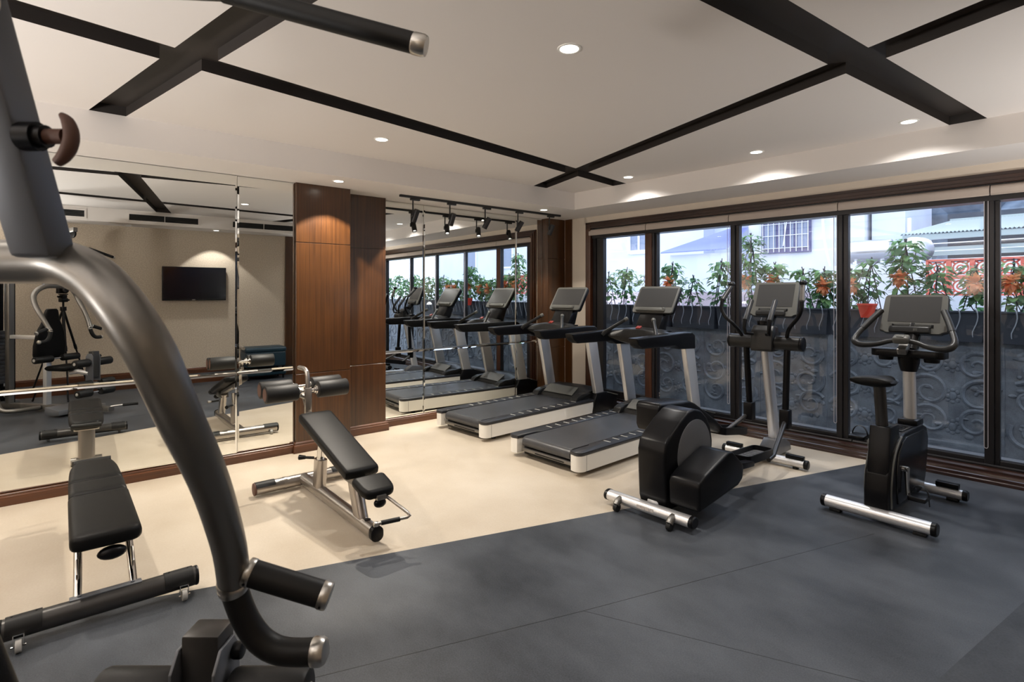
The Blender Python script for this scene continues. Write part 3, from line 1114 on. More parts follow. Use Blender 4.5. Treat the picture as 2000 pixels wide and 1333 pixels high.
# ================================================================ ELLIPTICAL  (local: +y to the console)
def make_elliptical(label, loc, rz):
    t = thing('elliptical_trainer', label, 'elliptical trainer', loc, rz)
    # rear stabiliser
    b = MB()
    b.rings([[(x, 0.045 * math.cos(a) * 1.0, 0.068 + 0.036 * math.sin(a)) for a in [2 * PI * k / 20 for k in range(20)]] for x in (-0.315, 0.315)])
    rb = b.build('rear_stabiliser', 'silver_paint', t, angle=50)
    for s in (-1, 1):
        b = MB()
        b.rings([[(s * x, 0.047 * g * math.cos(a), 0.068 + 0.038 * g * math.sin(a)) for a in [2 * PI * k / 20 for k in range(20)]] for x, g in ((0.314, 1.0), (0.334, 1.0), (0.342, 0.85))])
        b.build('end_cap', 'plastic_black', rb)
        b = MB()
        b.tube([(s * 0.205, -0.025, 0.075), (s * 0.205, -0.058, 0.066), (s * 0.205, -0.075, 0.045)], 0.024, n=14)
        b.build('wheel_bracket', 'gunmetal', rb)
        b = MB()
        b.cyl((s * 0.205 - 0.016, -0.07, 0.028), (s * 0.205 + 0.016, -0.07, 0.028), 0.028, n=20, bev=0.004)
        b.build('wheel', 'rubber', rb)
    # pale lettering plate on the bar
    b = MB()
    for k, (x, wd) in enumerate(((-0.045, 0.028), (-0.012, 0.028), (0.021, 0.028))):
        b.box((x, -0.0455, 0.074), (wd, 0.002, 0.022))
    b.box((0.055, -0.0455, 0.083), (0.024, 0.002, 0.005))
    b.box((0.055, -0.0455, 0.065), (0.024, 0.002, 0.005))
    b.box((0.045, -0.0455, 0.074), (0.005, 0.002, 0.022))
    b.box((0.065, -0.0455, 0.074), (0.005, 0.002, 0.022))
    b.build('lettering', 'sticker', rb)
    # front stabiliser
    b = MB()
    b.cyl((-0.34, 1.80, 0.05), (0.34, 1.80, 0.05), 0.036, n=24)
    fb = b.build('front_stabiliser', 'silver_paint', t)
    for s in (-1, 1):
        b = MB()
        b.cyl((s * 0.339, 1.80, 0.05), (s * 0.372, 1.80, 0.05), 0.0385, n=24, bev=0.006)
        b.build('end_cap', 'plastic_black', fb)
        b = MB()
        b.box((s * 0.265, 1.80, 0.098), (0.145, 0.045, 0.032), bev=0.004)
        b.build('foot_pad', 'plastic_black', fb)
        b = MB()
        b.cyl((s * 0.27, 1.80, 0), (s * 0.27, 1.80, 0.025), 0.025)
        b.build('levelling_foot', 'rubber', fb)
    # centre rail
    b = MB()
    b.prism([(0.05, 0.045), (1.8, 0.045), (1.8, 0.115), (0.05, 0.115)], 'x', -0.045, 0.045, bev=0.012)
    b.build('centre_rail', 'silver_paint', t)
    # flywheel shroud
    prof = [(0.07, 0.05), (0.045, 0.12), (0.035, 0.28), (0.03, 0.44), (0.05, 0.505), (0.10, 0.545), (0.22, 0.622), (0.33, 0.676), (0.41, 0.685), (0.51, 0.660), (0.59, 0.60), (0.645, 0.52), (0.67, 0.42), (0.665, 0.3), (0.63, 0.18), (0.56, 0.09), (0.50, 0.05)]
    b = MB()
    b.prism(prof, 'x', -0.108, 0.108, bev=0.018, seg=3)
    sh = b.build('flywheel_shroud', 'plastic_black', t, angle=50)
    for s in (-1, 1):
        b = MB()
        cy, cz, r = 0.41, 0.385, 0.225
        b.lathe([(r - 0.006, -0.01), (r, 0.0), (r, 0.004), (r - 0.008, 0.007), (0.0, 0.009)], (s * 0.107, cy, cz), (s, 0, 0), n=48)
        b.build('crank_disc', 'shroud_grey', sh)
        b = MB()
        b.cyl((s * 0.115, cy, cz - 0.04), (s * 0.1175, cy, cz - 0.04), 0.006, n=10)
        b.build('disc_bolt', 'plastic_black', sh)
    # crank covers: right one low, left one high
    lo = [(0.05, 0.115), (0.045, 0.275), (0.06, 0.305), (0.13, 0.335), (0.44, 0.425), (0.50, 0.418), (0.64, 0.315), (0.665, 0.28), (0.65, 0.20), (0.58, 0.165)]
    b = MB()
    b.prism(lo, 'x', 0.125, 0.345, bev=0.018, seg=3)
    b.build('crank_cover', 'plastic_black', t, angle=50)
    hi = [(0.36, 0.47), (0.335, 0.52), (0.335, 0.66), (0.36, 0.69), (0.78, 0.655), (0.86, 0.625), (1.20, 0.44), (1.32, 0.36), (1.32, 0.315), (1.22, 0.33), (1.05, 0.40), (0.8, 0.50), (0.62, 0.56)]
    b = MB()
    b.prism(hi, 'x', -0.335, -0.13, bev=0.018, seg=3)
    b.build('crank_cover', 'plastic_black', t, angle=50)
    # pedals
    def pedal(s, y, z, tilt):
        M = Matrix.Translation((s * 0.185, y, z)) @ Matrix.Rotation(tilt, 4, 'X')
        ou = rrect(-0.085, 0.085, -0.235, 0.235, 0.045)
        inn = rrect(-0.072, 0.072, -0.222, 0.222, 0.035)
        b = MB()
        b.rings([[(x, yy, -0.03) for x, yy in ou], [(x, yy, 0.03) for x, yy in ou], [(x, yy, 0.03) for x, yy in inn], [(x, yy, -0.012) for x, yy in inn]], True, True)
        b.move(M)
        p = b.build('pedal', 'plastic_black', t)
        b = MB()
        b.rings([[(x * 0.97, yy * 0.97, -0.0118) for x, yy in inn], [(x * 0.95, yy * 0.97, -0.005) for x, yy in inn]])
        for k in range(6):
            b.box((0, -0.14 + k * 0.055, -0.004), (0.11, 0.008, 0.004))
        b.move(M)
        b.build('tread_pad', 'shroud_grey', p)
    pedal(1, 1.14, 0.235, math.radians(-3))
    pedal(-1, 1.50, 0.30, math.radians(-9))
    b = MB()
    b.prism([(0.60, 0.24), (0.60, 0.30), (0.94, 0.25), (0.94, 0.21)], 'x', 0.235, 0.30, bev=0.01)
    b.build('pedal_link', 'plastic_black', t)
    # pedal arms up to the swing arm boxes
    b = MB()
    b.tube([(0.262, 1.27, 0.185), (0.262, 1.36, 0.20), (0.19, 1.79, 0.40)], 0.019, n=14)
    b.build('pedal_arm', 'gunmetal_dark', t)
    b = MB()
    b.tube([(-0.25, 1.60, 0.265), (-0.24, 1.66, 0.28), (-0.165, 1.86, 0.39)], 0.019, n=14)
    b.build('pedal_arm', 'gunmetal_dark', t)
    # column and its foot
    b = MB()
    a0, a1 = Vector((0, 2.045, 0.10)), Vector((0, 1.845, 1.05))
    secs = []
    for p in (a0, a1):
        secs.append([(p.x + x, p.y + y, p.z) for x, y in rrect(-0.036, 0.036, -0.062, 0.062, 0.03)])
    b.rings(secs)
    b.build('column', 'silver_paint', t)
    b = MB()
    b.prism([(1.78, 0.03), (2.26, 0.03), (2.24, 0.10), (2.12, 0.165), (1.95, 0.18), (1.86, 0.12)], 'x', -0.065, 0.065, bev=0.012)
    b.build('column_foot', 'shroud_grey', t)
    # pivot cylinder and head block
    b = MB()
    b.cyl((-0.30, 1.83, 1.062), (0.30, 1.83, 1.062), 0.062, n=28)
    pv = b.build('pivot_housing', 'plastic_mid', t)
    for s in (-1, 1):
        b = MB()
        b.cyl((s * 0.298, 1.83, 1.062), (s * 0.325, 1.83, 1.062), 0.064, n=28, bev=0.01)
        b.build('housing_cap', 'plastic_black', pv)
    b = MB()
    b.prism([(1.735, 1.0), (1.75, 0.985), (1.90, 0.985), (1.915, 1.10), (1.88, 1.20), (1.80, 1.215), (1.755, 1.17)], 'x', -0.095, 0.095, bev=0.02, seg=3)
    b.build('head_block', 'plastic_mid', t)
    b = MB()
    b.lathe([(0.05, 0.0), (0.055, 0.05), (0.048, 0.05), (0.044, 0.01), (0.0, 0.01)], (-0.03, 1.87, 1.20), n=24)
    b.build('cup_holder', 'plastic_gloss', t)
    b = MB()
    b.tube([(0.0, 1.88, 1.18), (0.0, 1.95, 1.26), (0.0, 2.01, 1.33)], [0.045, 0.04, 0.04], n=14)
    b.build('neck', 'plastic_gloss', t)
    # fixed grips
    for s in (-1, 1):
        b = MB()
        b.tube([(s * 0.06, 1.72, 1.14), (s * 0.10, 1.665, 1.145), (s * 0.108, 1.655, 1.19), (s * 0.106, 1.665, 1.255), (s * 0.105, 1.80, 1.435)], [0.016, 0.016, 0.016, 0.018, 0.018], n=14)
        g = b.build('fixed_handle', 'plastic_black', t)
        b = MB()
        b.tube([(s * 0.106, 1.668, 1.262), (s * 0.105, 1.795, 1.43), (s * 0.105, 1.802, 1.44)], [0.021, 0.020, 0.014], n=14)
        b.build('grip', 'plastic_mid', g)
    # swing arms with moving handles
    for s, P, box in ((1, [(0.19, 1.83, 1.06), (0.20, 1.80, 1.13), (0.235, 1.76, 1.20), (0.305, 1.745, 1.29), (0.335, 1.74, 1.36), (0.340, 1.745, 1.43)], (0.19, 1.79, 0.415)),
                      (-1, [(-0.19, 1.83, 1.06), (-0.20, 1.79, 1.13), (-0.24, 1.715, 1.22), (-0.305, 1.695, 1.29), (-0.340, 1.70, 1.36), (-0.345, 1.725, 1.43)], (-0.155, 1.865, 0.42))):
        P = [Vector(q) for q in P]
        top = Vector((s * 0.33, 1.79 if s > 0 else 1.87, 1.565))
        b = MB()
        b.tube(P, 0.0165, n=14, smooth=4)
        m = b.build('moving_handle', 'plastic_black', t)
        b = MB()
        b.tube([P[-1], P[-1] + Vector((0, 0, 0.005)), top], [0.017, 0.023, 0.020], n=16)
        b.build('grip', 'plastic_mid' if s < 0 else 'gunmetal', m)
        b = MB()
        b.sphere(top + Vector((0, 0.008, 0.022)), 0.03, (1, 1.25, 0.8))
        b.build('knob', 'plastic_mid' if s < 0 else 'plastic_black', m)
        b = MB()
        bx = Vector(box)
        b.cyl((s * 0.19 if s > 0 else -0.17, 1.83, 1.05), bx + Vector((0, 0, 0.06)), 0.027, n=18)
        b.build('swing_arm', 'plastic_black', t)
        b = MB()
        b.box(bx, (0.082, 0.085, 0.165), bev=0.012)
        b.build('swing_arm_shoe', 'plastic_black', t)
    console(t, Matrix.Translation((0, 2.04, 1.445)) @ Matrix.Rotation(math.radians(-22), 4, 'X'), 0.200, 0.170)
    return t


def console(t, M, cw, ch, dark=False):
    """wide screen console with a keypad ledge"""
    def sec(y, g=1.0, h=1.0):
        return [(x * g * (1.0 if z > -ch * 0.2 else 1.06 if z > -ch * 0.9 else 0.96), y, z * h) for x, z in rrect(-cw, cw, -ch, ch, 0.03)]
    b = MB()
    b.rings([sec(0.055, 0.94, 0.92), sec(0.035), sec(0.006)])
    b.move(M)
    con = b.build('console', 'plastic_black', t)
    b = MB()
    b.rings([sec(0.007, 0.99, 0.99), sec(-0.004, 0.975, 0.975)])
    b.move(M)
    b.build('bezel', 'plastic_grey', con)
    b = MB()
    b.box((0, -0.0045, 0.035), (cw * 1.62, 0.003, ch * 1.30))
    b.move(M)
    b.build('screen', 'screen', con, flat=True)
    b = MB()
    b.box((0, -0.006, -ch * 0.62), (cw * 1.3, 0.004, 0.026), bev=0.002)
    for s in (-1, 1):
        for k in (-1, 1):
            b.box((s * cw * 0.32, -0.009, -ch * 0.62 + k * 0.005), (cw * 0.52, 0.002, 0.004), mi=1)
    b.move(M)
    b.build('key_strip', ['plastic_black', 'plastic_grey'], con)
    b = MB()
    b.box((-0.012, -0.018, -ch * 0.86), (cw * 1.3, 0.04, 0.055), bev=0.014, seg=3)
    b.move(M)
    led = b.build('tablet_ledge', 'plastic_mid', con)
    b = MB()
    for i in range(3):
        for j in range(2):
            b.box((0.02 + i * 0.009, -0.0385, -ch * 0.86 - 0.006 + j * 0.009), (0.006, 0.001, 0.005))
    b.move(M)
    b.build('emblem', 'plastic_grey', led, flat=True)
    return con


make_elliptical('black and silver elliptical trainer between the treadmills and the exercise bike', (-2.2, 3.02, 0), 2.4)

# ================================================================ UPRIGHT BIKE
def make_bike(label, loc, rz):
    t = thing('exercise_bike', label, 'exercise bike', loc, rz)
    for nm, y, h, r, z in (('rear_stabiliser', 0.04, 0.30, 0.040, 0.058), ('front_stabiliser', 0.90, 0.275, 0.036, 0.055)):
        b = MB()
        b.rings([[(x, y + r * 1.1 * math.cos(a), z + r * math.sin(a)) for a in [2 * PI * k / 24 for k in range(24)]] for x in (-h, h)])
        st = b.build(nm, 'silver_paint', t, angle=50)
        for s in (-1, 1):
            b = MB()
            b.rings([[(s * x, y + r * 1.14 * g * math.cos(a), z + r * 1.05 * g * math.sin(a)) for a in [2 * PI * k / 24 for k in range(24)]] for x, g in ((h - 0.002, 1), (h + 0.02, 1), (h + 0.028, 0.82))])
            b.build('end_cap', 'plastic_black', st)
            b = MB()
            b.box((s * (h - 0.06), y, 0.011), (0.07, 0.05, 0.022), bev=0.004)
            b.build('levelling_foot', 'rubber', st)
            if y > 0.5:
                b = MB()
                b.box((s * 0.185, y, 0.108), (0.135, 0.05, 0.034), bev=0.004)
                b.build('foot_pad', 'plastic_black', st)
    # body
    prof = [(0.035, 0.085), (0.035, 0.20), (0.055, 0.32), (0.15, 0.455), (0.235, 0.515), (0.36, 0.545), (0.77, 0.545), (0.86, 0.515), (0.905, 0.44), (0.885, 0.32), (0.835, 0.16), (0.80, 0.085), (0.60, 0.055), (0.3, 0.06)]
    b = MB()
    b.prism(prof, 'x', -0.072, 0.072, bev=0.014, seg=3)
    body = b.build('body_shroud', 'plastic_black', t, angle=45)
    for s in (-1, 1):
        b = MB()
        p2 = [(0.20, 0.10), (0.175, 0.30), (0.215, 0.44), (0.30, 0.495), (0.375, 0.52), (0.74, 0.515), (0.83, 0.485), (0.855, 0.43), (0.835, 0.31), (0.79, 0.17), (0.74, 0.10)]
        b.prism(p2, 'x', s * 0.068, s * 0.082, bev=0.006)
        b.build('side_cover', 'plastic_gloss', body)
        b = MB()
        b.tube([(s * 0.073, 0.085, 0.10), (s * 0.074, 0.075, 0.24), (s * 0.074, 0.125, 0.395), (s * 0.073, 0.205, 0.485), (s * 0.070, 0.30, 0.53)], 0.008, n=8, smooth=3)
        b.build('edge_trim', 'plastic_grey', body)
    b = MB()
    b.box((0, 0.50, 0.548), (0.10, 0.22, 0.006), bev=0.002)
    for k in range(5):
        b.box((0, 0.42 + k * 0.035, 0.552), (0.075, 0.012, 0.004), mi=1)
    b.build('vent_panel', ['plastic_mid', 'plastic_black'], body)
    b = MB()
    b.prism([(0.045, 0.26), (0.115, 0.62), (0.27, 0.62), (0.31, 0.50), (0.30, 0.40)], 'x', -0.062, 0.062, bev=0.012)
    b.build('seat_socket', 'plastic_black', t)
    b = MB()
    b.tube([(0, 0.165, 0.56), (0, 0.10, 0.905)], 0.031, n=18, sy=1.15)
    b.build('seat_post', 'gunmetal_dark', t)
    # saddle
    b = MB()
    rows = []
    for y, hw, h, zt in ((-0.13, 0.085, 0.035, 0.955), (-0.12, 0.118, 0.05, 0.962), (-0.06, 0.130, 0.062, 0.965), (0.0, 0.120, 0.062, 0.962), (0.06, 0.085, 0.055, 0.955), (0.12, 0.062, 0.055, 0.950), (0.18, 0.050, 0.052, 0.945), (0.225, 0.044, 0.046, 0.94), (0.24, 0.034, 0.03, 0.934)):
        n = 16
        rows.append([(hw * math.cos(2 * PI * k / n), y + 0.045, zt - h * 0.55 + h * 0.62 * math.sin(2 * PI * k / n) * (1.0 if math.sin(2 * PI * k / n) < 0 else 0.85)) for k in range(n)])
    b.rings(rows)
    sd = b.build('saddle', 'leather', t, angle=60)
    b = MB()
    b.box((0.045, 0.16, 0.895), (0.05, 0.018, 0.012), bev=0.004)
    b.build('saddle_lever', 'red', sd)
    # column
    b = MB()
    b.tube([(0, 0.745, 0.53), (0, 0.71, 1.04)], 0.040, n=22)
    b.build('column', 'silver_paint', t)
    b = MB()
    b.box((0, 0.745, 0.558), (0.125, 0.15, 0.05), bev=0.012)
    b.build('column_collar', 'plastic_black', t)
    b = MB()
    b.lathe([(0.05, 0.93), (0.065, 0.99), (0.07, 1.05), (0.0, 1.05)], (0, 0.712, 0), n=20)
    b.build('neck', 'plastic_black', t)
    # cup holder tray
    b = MB()
    b.prism(rrect(-0.225, 0.225, 0.62, 0.80, 0.05), 'z', 1.035, 1.09, bev=0.012)
    for s in (-1, 1):
        b.cyl((s * 0.14, 0.70, 1.005), (s * 0.14, 0.70, 1.04), 0.045, 0.05, n=22)
    b.build('cup_tray', 'plastic_black', t)
    # handlebar
    b = MB()
    for s in (-1, 1):
        P = [(0, 0.555, 1.16), (s * 0.07, 0.56, 1.155), (s * 0.15, 0.545, 1.128), (s * 0.24, 0.52, 1.118), (s * 0.288, 0.525, 1.135), (s * 0.298, 0.565, 1.17), (s * 0.27, 0.63, 1.235), (s * 0.235, 0.70, 1.30), (s * 0.195, 0.775, 1.365)]
        b.tube(P, [0.019, 0.017, 0.018, 0.022, 0.023, 0.020, 0.019, 0.0185, 0.018], n=14, smooth=4)
    hb = b.build('handlebar', 'plastic_mid', t, angle=60)
    for s in (-1, 1):
        b = MB()
        b.tube([(s * 0.272, 0.627, 1.232), (s * 0.235, 0.70, 1.30), (s * 0.193, 0.778, 1.368)], 0.0215, n=14)
        b.build('grip', 'rubber', hb)
    b = MB()
    b.box((0, 0.545, 1.172), (0.10, 0.07, 0.055), rot=Euler((0.4, 0, 0)), bev=0.018, seg=3)
    b.box((0, 0.53, 1.197), (0.045, 0.035, 0.006), rot=Euler((0.4, 0, 0)), bev=0.002)
    b.build('centre_clamp', 'plastic_grey', hb)
    b = MB()
    b.box((0, 0.60, 1.11), (0.06, 0.13, 0.05), rot=Euler((0.5, 0, 0)), bev=0.01)
    b.build('stem', 'gunmetal', hb)
    console(t, Matrix.Translation((0, 0.83, 1.345)) @ Matrix.Rotation(math.radians(-22), 4, 'X'), 0.198, 0.155)
    b = MB()
    b.tube([(0, 0.74, 1.08), (0, 0.80, 1.2), (0, 0.86, 1.28)], 0.05, n=14)
    b.build('console_neck', 'plastic_gloss', t)
    # cranks and pedals
    py_, pz_ = 0.275, 0.325
    for s, dz in ((1, -1), (-1, 1)):
        b = MB()
        b.cyl((s * 0.06, py_, pz_), (s * 0.115, py_, pz_), 0.02, n=18)
        b.tube([(s * 0.105, py_, pz_ - dz * 0.015), (s * 0.108, py_ - 0.004, pz_ + dz * 0.085), (s * 0.115, py_ - 0.008, pz_ + dz * 0.165)], [0.018, 0.012, 0.013], n=12)
        cr = b.build('crank', 'chrome', t)
        c = Vector((s * 0.175, py_ - 0.008, pz_ + dz * 0.165))
        b = MB()
        b.box(c, (0.10, 0.13, 0.03), bev=0.008)
        for k in range(4):
            b.box(c + Vector((0, -0.04 + 0.026 * k, 0.0135)), (0.07, 0.006, 0.003), mi=1)
        p = b.build('pedal', ['plastic_black', 'plastic_grey'], t)
        b = MB()
        R = []
        for k in range(13):
            a = PI * k / 12
            R.append([(c.x - 0.045 * math.cos(a) + 0 * q, c.y + 0.015 + q, c.z + 0.005 + 0.075 * math.sin(a)) for q in (-0.016, 0.016)])
        for k in range(12):
            (p0, p1), (p2_, p3) = R[k], R[k + 1]
        b.tube([(c.x - 0.048 * math.cos(PI * k / 14), c.y + 0.02, c.z + 0.004 + 0.07 * math.sin(PI * k / 14)) for k in range(15)], 0.013, n=8, sx=1.0, sy=0.22, up=(0, 0, 1))
        b.tube([(c.x + s * 0.048, c.y + 0.02, c.z), (c.x + s * 0.052, c.y + 0.02, c.z - 0.05)], 0.009, n=8, sy=0.3)
        b.build('strap', 'rubber', p)
    return t


make_bike('black and silver upright exercise bike near the right edge of the windows', (-1.2, 4.06, 0), -1.0)

# ================================================================ INCLINE BENCH WITH ROLLERS (local: +y to the seat end)
def slab(bb, y0, z0, y1, z1, w0, w1, th, r=0.03, mi=0, nose0=0.0, nose1=0.0):
    """padded board between two ends of its top face"""
    a, c = Vector((0, y0, z0)), Vector((0, y1, z1))
    d = (c - a).normalized()
    nrm = Vector((1, 0, 0)).cross(d).normalized()
    if nrm.z < 0:
        nrm = -nrm
    L = (c - a).length
    st = [0.0, 0.012, 0.03, 0.06] + [L * k / 8 for k in range(1, 8)] + [L - 0.06, L - 0.03, L - 0.012, L]
    st = sorted(set(st))
    R = []
    for s_ in st:
        t = s_ / L
        w = w0 + (w1 - w0) * t
        e0, e1 = min(1, s_ / max(nose0, 1e-6)), min(1, (L - s_) / max(nose1, 1e-6))
        if nose0 and e0 < 1:
            w *= 0.62 + 0.38 * math.sqrt(max(0, 1 - (1 - e0) ** 2))
        if nose1 and e1 < 1:
            w *= 0.62 + 0.38 * math.sqrt(max(0, 1 - (1 - e1) ** 2))
        edge = min(s_, L - s_)
        f = 1.0 if edge > 0.03 else (0.55 if edge < 0.005 else 0.85 if edge < 0.02 else 0.97)
        p = a + d * s_
        prof = rrect(-w, w, -th, 0, min(r, th * 0.45), 4)
        R.append([p + Vector((x, 0, 0)) + nrm * ((z + th / 2) * f - th / 2) for x, z in prof])
    bb.rings(R, mi=mi)


def caps_tube(bb, p0, p1, rx, rz, n=24, mi=0):
    p0, p1 = Vector(p0), Vector(p1)
    x, y, d = frame_from(p1 - p0)
    bb.rings([[p + x * rx * math.cos(2 * PI * k / n) + y * rz * math.sin(2 * PI * k / n) for k in range(n)] for p in (p0, p1)], mi=mi)


t = thing('weight_bench', 'incline weight bench with black foam leg rollers beside the wood columns', 'weight bench', (-3.66, 1.455, 0), -90)
b = MB()
b.prism(rrect(-0.038, 0.038, 0.02, 0.108, 0.036), 'y', -0.60, 0.63)
rail = b.build('base_rail', 'steel', t, angle=50)
b = MB()
b.prism(rrect(-0.040, 0.040, 0.018, 0.110, 0.037), 'y', 0.629, 0.668, bev=0.004)
b.build('end_cap', 'plastic_black', rail)
b = MB()
b.cyl((0, 0.53, 0.1075), (0, 0.53, 0.1095), 0.02, n=16)
b.build('bolt_plug', 'plastic_black', rail)
b = MB()
b.cyl((-0.345, -0.61, 0.058), (0.345, -0.61, 0.058), 0.044, n=28)
cb = b.build('rear_crossbar', 'steel', t)
for s in (-1, 1):
    b = MB()
    b.cyl((s * 0.345, -0.61, 0.058), (s * 0.362, -0.61, 0.058), 0.045, n=28, bev=0.005)
    b.build('end_cap', 'foam_end' if s > 0 else 'plastic_black', cb)
    b = MB()
    b.cyl((s * 0.13, -0.61, 0.058), (s * 0.15, -0.61, 0.058), 0.0465, n=28)
    b.build('weld_collar', 'steel', cb)
    b = MB()
    R = []
    for x in (s * 0.215, s * 0.35):
        R.append([(x, -0.61 + 0.048 * math.cos(a), 0.058 + 0.048 * math.sin(a)) for a in [PI * 0.12 + PI * 0.76 * k / 10 for k in range(11)]] + [(x, -0.61 + 0.042 * math.cos(a), 0.058 + 0.042 * math.sin(a)) for a in [PI * 0.88 - PI * 0.76 * k / 10 for k in range(11)]])
    b.rings(R)
    b.build('rubber_cover', 'rubber', cb)
    b = MB()
    b.cyl((s * 0.28 - 0.012, -0.668, 0.024), (s * 0.28 + 0.012, -0.668, 0.024), 0.024, n=18, bev=0.003)
    b.build('wheel', 'caster', cb)


def oval_post(bb, p0, p1, hx, hy):
    bb.rings([[(p[0] + x, p[1] + y, p[2]) for x, y in rrect(-hx, hx, -hy, hy, min(hx, hy) * 0.95)] for p in (p0, p1)])


b = MB()
oval_post(b, (0, -0.27, 0.095), (0, -0.245, 0.30), 0.036, 0.062)
p = b.build('rear_post', 'steel', t, angle=50)
b = MB()
b.cyl((0, -0.255, 0.25), (0, -0.225, 0.42), 0.027, n=20)
b.build('inner_post', 'chrome', p)
b = MB()
b.cyl((0.03, -0.30, 0.30), (0.085, -0.36, 0.30), 0.010, n=12)
b.tube([(0.075, -0.35, 0.30), (0.105, -0.385, 0.298)], [0.013, 0.019], n=12)
b.build('pull_knob', 'plastic_black', p)
b = MB()
oval_post(b, (0, 0.435, 0.10), (0, 0.33, 0.33), 0.034, 0.062)
fp = b.build('front_post', 'steel', t, angle=50)
b = MB()
for k in range(6):
    b.box((-0.0345, 0.395 - 0.006 * k, 0.16 + 0.02 * k), (0.001, 0.045, 0.009))
b.build('scale_plate', 'gunmetal', fp)
b = MB()
b.prism([(-0.33, 0.54), (-0.33, 0.50), (0.50, 0.30), (0.50, 0.335)], 'x', -0.03, 0.03, bev=0.006)
b.box((0, 0.60, 0.30), (0.06, 0.26, 0.03), bev=0.005)
b.prism([(0.28, 0.30), (0.34, 0.40), (0.46, 0.345), (0.44, 0.30)], 'x', -0.052, 0.052, bev=0.006)
b.build('pad_frame', 'gunmetal', t)
b = MB()
slab(b, -0.37, 0.628, 0.475, 0.405, 0.122, 0.112, 0.066, r=0.02, nose0=0.03, nose1=0.02)
b.build('back_pad', 'leather', t, angle=55)
b = MB()
slab(b, 0.535, 0.392, 0.725, 0.345, 0.108, 0.104, 0.062, r=0.028, nose0=0.02, nose1=0.09)
b.build('seat_pad', 'leather', t, angle=55)
b = MB()
b.sphere((0.0, 0.70, 0.262), 0.035, (1.1, 0.7, 0.8))
b.build('adjuster_knob', 'plastic_black', t)
b = MB()
b.tube([(-0.03, 0.66, 0.30), (-0.055, 0.735, 0.275), (-0.112, 0.83, 0.215), (-0.118, 0.845, 0.20), (-0.105, 0.84, 0.193), (0.075, 0.80, 0.188)], 0.0095, n=12)
h = b.build('front_handle', 'steel', t)
b = MB()
b.tube([(-0.06, 0.83, 0.191), (0.045, 0.807, 0.189)], 0.0135, n=14)
b.build('grip_sleeve', 'rubber', h)
b = MB()
b.cyl((0.062, 0.803, 0.188), (0.088, 0.797, 0.188), 0.015, n=14, bev=0.003)
b.build('grip_end', 'cap_metal', h)
# roller post, rollers and hook_handle
b = MB()
b.box((0, -0.505, 0.66), (0.05, 0.035, 0.24), bev=0.008)
b.prism([(-0.50, 0.55), (-0.28, 0.47), (-0.28, 0.50), (-0.49, 0.60)], 'x', -0.025, 0.025, bev=0.005)
b.cyl((0.0, -0.486, 0.625), (0.0, -0.476, 0.625), 0.009, n=10)
rp = b.build('roller_post', 'steel', t)
b = MB()
b.tube([(0, -0.512, 0.76), (0, -0.518, 0.865), (0, -0.53, 0.898), (0, -0.56, 0.913), (0, -0.60, 0.916), (0, -0.705, 0.913)], 0.017, n=16)
b.build('hook_handle', 'steel', rp)
for y, z in ((-0.515, 0.757), (-0.655, 0.772)):
    b = MB()
    b.cyl((-0.07, y, z), (0.07, y, z), 0.012, n=14)
    for s in (-1, 1):
        b.cyl((s * 0.05, y, z), (s * 0.062, y, z), 0.022, n=18)
        b.cyl((s * 0.062, y, z), (s * 0.078, y, z), 0.034, n=22)
    b.build('roller_axle', 'chrome', rp)
    for s in (-1, 1):
        b = MB()
        b.cyl((s * 0.076, y, z), (s * 0.308, y, z), 0.064, n=32, bev=0.008)
        rl = b.build('foam_roller', 'foam', t)
        b = MB()
        b.cyl((s * 0.306, y, z), (s * 0.3095, y, z), 0.046, n=24)
        b.build('roller_end', 'foam_end', rl)
b = MB()
b.box((0, -0.585, 0.70), (0.03, 0.15, 0.03), bev=0.004)
b.prism([(-0.64, 0.765), (-0.66, 0.765), (-0.53, 0.60), (-0.51, 0.60)], 'x', -0.012, 0.012)
b.build('roller_arm', 'steel', t)

# ================================================================ FLAT BENCH AT LEFT (local: +y to the mirror)
t = thing('weight_bench', 'flat black weight bench on chrome legs with a wheeled crossbar in front', 'weight bench', (-3.13, 0.17, 0), 90)
b = MB()
b.cyl((-0.355, 0, 0.075), (0.355, 0, 0.075), 0.045, n=28)
cb = b.build('front_crossbar', 'gunmetal_dark', t)
for s in (-1, 1):
    b = MB()
    b.cyl((s * 0.352, 0, 0.075), (s * 0.37, 0, 0.075), 0.0465, n=28, bev=0.006)
    b.build('end_cap', 'plastic_black', cb)
    b = MB()
    R = []
    for x in (s * 0.225, s * 0.345):
        R.append([(x, 0.050 * math.cos(a), 0.075 + 0.050 * math.sin(a)) for a in [-0.35 + (PI + 0.5) * k / 12 for k in range(13)]] + [(x, 0.043 * math.cos(a), 0.075 + 0.043 * math.sin(a)) for a in [PI + 0.15 - (PI + 0.5) * k / 12 for k in range(13)]])
    b.rings(R)
    for dx in (-0.04, 0.04):
        b.cyl((s * 0.285 + dx, 0, 0.1245), (s * 0.285 + dx, 0, 0.1265), 0.004, n=8)
    b.build('rubber_cover', 'rubber', cb)
    b = MB()
    b.cyl((s * 0.30 - 0.011, -0.072, 0.026), (s * 0.30 + 0.011, -0.072, 0.026), 0.026, n=20, bev=0.003)
    wl = b.build('wheel', 'caster', cb)
    b = MB()
    for k in (-1, 1):
        b.box((s * 0.30 + k * 0.017, -0.058, 0.045), (0.004, 0.03, 0.05), bev=0.001)
    b.box((s * 0.30, -0.05, 0.069), (0.038, 0.03, 0.004))
    b.cyl((s * 0.30 - 0.024, -0.072, 0.026), (s * 0.30 + 0.024, -0.072, 0.026), 0.004, n=8)
    b.build('wheel_bracket', 'chrome', cb)
b = MB()
b.box((0, 0.012, 0.121), (0.27, 0.04, 0.008), bev=0.002)
